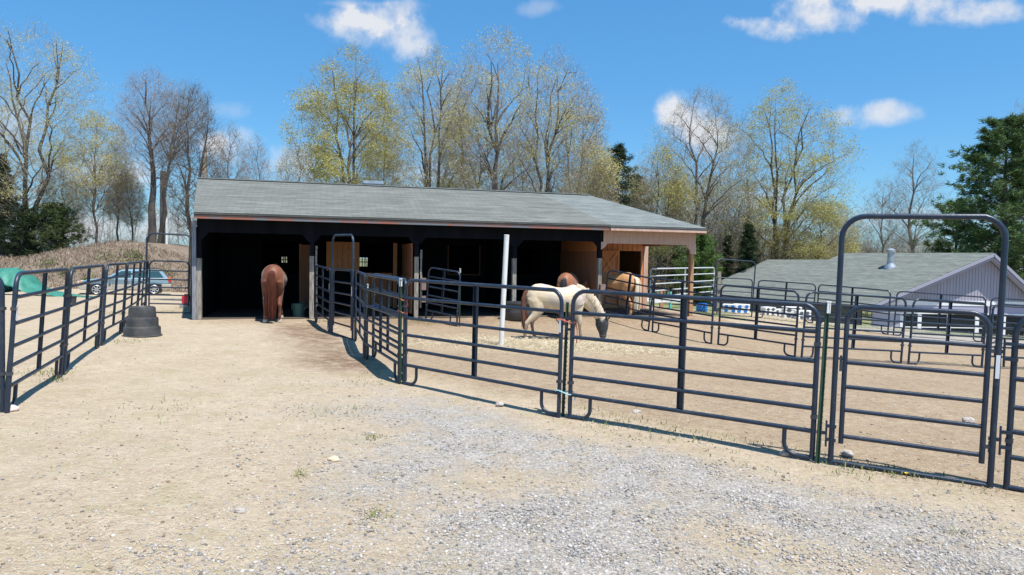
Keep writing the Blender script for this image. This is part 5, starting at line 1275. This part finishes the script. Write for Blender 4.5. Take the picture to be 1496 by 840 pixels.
# dry brush on the berm
def berm_brush():
    random.seed(5); pts = []
    for _ in range(42000):
        x = random.uniform(-62, -17); y = random.uniform(43.3, 51); pts.append((x, y, H(x, y)))
    o = blades('dry_brush', pts, .10, .42, .010, rndmat('dry_stalk', [(.10, .07, .05), (.20, .145, .10), (.30, .235, .175), (.42, .36, .29)], .85, .1), .8); tag(o, 'dead brown stalks and brush covering the berm', 'brush')
    g = []
    for px, Y, n, s in ((12, 45, 260, .5), (34, 44.5, 420, .5), (100, 46, 300, .4), (46, 43.4, 380, .35), (196, 48, 420, .5), (128, 45, 240, .35), (70, 47, 200, .4), (155, 47.5, 200, .6), (240, 47, 160, .4), (58, 44, 150, .2)):
        b = ground_at(px, Y)
        for _ in range(n // 2): x = random.gauss(b.x, s * .9); y = random.gauss(b.y, s * .7); g.append((x, y, H(x, y) + random.uniform(0, s * .5)))
    o = blades('weeds', g, .12, .4, .02, rndmat('weed_green', [(.05, .08, .02), (.10, .14, .04), (.18, .2, .07)], .8, .25), 1.0); tag(o, 'clumps of green weeds dotting the berm', 'weeds')
berm_brush()

# ------------------------------------------------------------------ light and sky
SUN_EL, SUN_AZ = R(68), R(140)     # azimuth clockwise from +Y
S = Vector((math.sin(SUN_AZ) * math.cos(SUN_EL), math.cos(SUN_AZ) * math.cos(SUN_EL), math.sin(SUN_EL)))
ld = bpy.data.lights.new('sun', 'SUN'); ld.energy = 5.0; ld.angle = R(.5); ld.color = (1, .968, .91)
lo_ = bpy.data.objects.new('sun', ld); COL.objects.link(lo_); lo_.rotation_euler = (-S).to_track_quat('-Z', 'Y').to_euler(); lo_.location = S * 50
w = bpy.data.worlds.new('World'); SC.world = w; w.use_nodes = True; nt = w.node_tree; L = nt.links.new; N = nt.nodes.new
bg = nt.nodes['Background']; bg.inputs['Strength'].default_value = .108
sky = N('ShaderNodeTexSky'); sky.sky_type = 'NISHITA'; sky.sun_disc = False; sky.sun_elevation = SUN_EL; sky.sun_rotation = SUN_AZ; sky.air_density = 1.0; sky.dust_density = .6; sky.ozone_density = 1.5; sky.altitude = 100
tc = N('ShaderNodeTexCoord')
n1 = N('ShaderNodeTexNoise'); n1.inputs['Scale'].default_value = 17; n1.inputs['Detail'].default_value = 9; n1.inputs['Roughness'].default_value = .58; L(tc.outputs['Generated'], n1.inputs[0])
n2 = N('ShaderNodeTexNoise'); n2.inputs['Scale'].default_value = 5; n2.inputs['Detail'].default_value = 4; L(tc.outputs['Generated'], n2.inputs[0])
def mth(op, a, b=None, c=None, clamp=False):
    n = N('ShaderNodeMath'); n.operation = op; n.use_clamp = clamp
    for i, s in enumerate((a, b, c)):
        if s is None: continue
        if isinstance(s, (int, float)): n.inputs[i].default_value = s
        else: L(s, n.inputs[i])
    return n.outputs[0]
def dot(v):
    n = N('ShaderNodeVectorMath'); n.operation = 'DOT_PRODUCT'; L(tc.outputs['Generated'], n.inputs[0]); n.inputs[1].default_value = v; return n.outputs['Value']
noi = mth('ADD', mth('MULTIPLY', mth('SUBTRACT', n1.outputs[0], .5), 4.0), mth('MULTIPLY', mth('SUBTRACT', n2.outputs[0], .5), 1.4))
CL = [(505, 38, 50, 30, .95, 0), (560, 24, 60, 24, .9, .12), (598, 52, 40, 30, .9, 0), (1115, 38, 64, 18, 1.0, -.15), (1200, 20, 90, 30, 1.1, -.12), (1320, 4, 140, 26, 1.2, -.1), (1268, 168, 66, 19, .9, .08), (1000, 172, 52, 34, .95, 0), (1045, 198, 40, 24, .8, 0), (985, 160, 22, 20, .6, 0),
      (340, 215, 55, 26, .75, 0), (255, 200, 34, 12, .4, 0), (790, 12, 34, 12, .3, 0), (435, 235, 55, 26, .6, 0), (20, 180, 36, 40, .5, 0), (175, 255, 70, 26, .7, 0), (310, 205, 30, 16, .7, 0), (330, 160, 34, 14, .25, 0), (1100, 290, 70, 22, .5, 0), (650, 250, 90, 22, .4, 0), (820, 170, 60, 16, .0, 0), (230, 330, 120, 24, .6, 0), (80, 335, 120, 24, .45, 0), (520, 5, 60, 6, .4, 0), (1310, 320, 120, 18, .35, 0)]
tot = None
for (px, py, rx, ry, a, tilt) in CL:
    if a <= 0: continue
    c = ray(px, py); e1 = (ray(px + 10, py) - c).normalized(); e1 = (e1 - c * e1.dot(c)).normalized(); e2 = c.cross(e1).normalized()
    if tilt: e1, e2 = e1 * math.cos(tilt) + e2 * math.sin(tilt) * (-1), e2 * math.cos(tilt) + e1 * math.sin(tilt)
    ca = c.dot(FW); kx = rx / FPX * ca; ky = ry / FPX * ca
    q = mth('ADD', mth('POWER', mth('ABSOLUTE', mth('MULTIPLY', mth('SUBTRACT', dot(e1), c.dot(e1)), 1 / kx)), 2), mth('POWER', mth('ABSOLUTE', mth('MULTIPLY', dot(e2), 1 / ky)), 2))
    f = mth('SUBTRACT', 1.0, mth('MULTIPLY', q, .8)); f = mth('ADD', f, noi)
    front = mth('GREATER_THAN', dot(c), .8)
    n = N('ShaderNodeMapRange'); n.interpolation_type = 'SMOOTHSTEP'; n.inputs[1].default_value = -.1; n.inputs[2].default_value = 1.3; n.inputs[3].default_value = 0; n.inputs[4].default_value = a; L(f, n.inputs[0])
    g_ = mth('MULTIPLY', n.outputs[0], mth('MULTIPLY', front, mth('SUBTRACT', 1.0, mth('MULTIPLY', q, .22), clamp=True)))
    tot = g_ if tot is None else mth('ADD', tot, g_)
tot = mth('MINIMUM', tot, .97)
mx = N('ShaderNodeMix'); mx.data_type = 'RGBA'; L(tot, mx.inputs[0])
tint = N('ShaderNodeMix'); tint.data_type = 'RGBA'; tint.blend_type = 'MULTIPLY'; tint.inputs[0].default_value = 1; hs = N('ShaderNodeHueSaturation'); hs.inputs['Saturation'].default_value = 1.22; L(sky.outputs[0], hs.inputs['Color']); L(hs.outputs[0], tint.inputs[6]); tint.inputs[7].default_value = (.73, .99, 1.10, 1)
fl_ = N('ShaderNodeMix'); fl_.data_type = 'RGBA'; fl_.inputs[0].default_value = .4; L(tint.outputs[2], fl_.inputs[6]); fl_.inputs[7].default_value = (.75, 2.75, 5.6, 1); L(fl_.outputs[2], mx.inputs[6]); mx.inputs[7].default_value = (5.2, 5.35, 5.7, 1)
L(mx.outputs[2], bg.inputs['Color'])

SC.view_settings.view_transform = 'Standard'; SC.view_settings.look = 'None'; SC.view_settings.exposure = 0.5; SC.view_settings.gamma = 1; SC.view_settings.use_curve_mapping = False
SC.render.engine = 'CYCLES'
SC.cycles.max_bounces = 5; SC.cycles.diffuse_bounces = 3; SC.cycles.glossy_bounces = 2; SC.cycles.transmission_bounces = 2; SC.cycles.caustics_reflective = False; SC.cycles.caustics_refractive = False
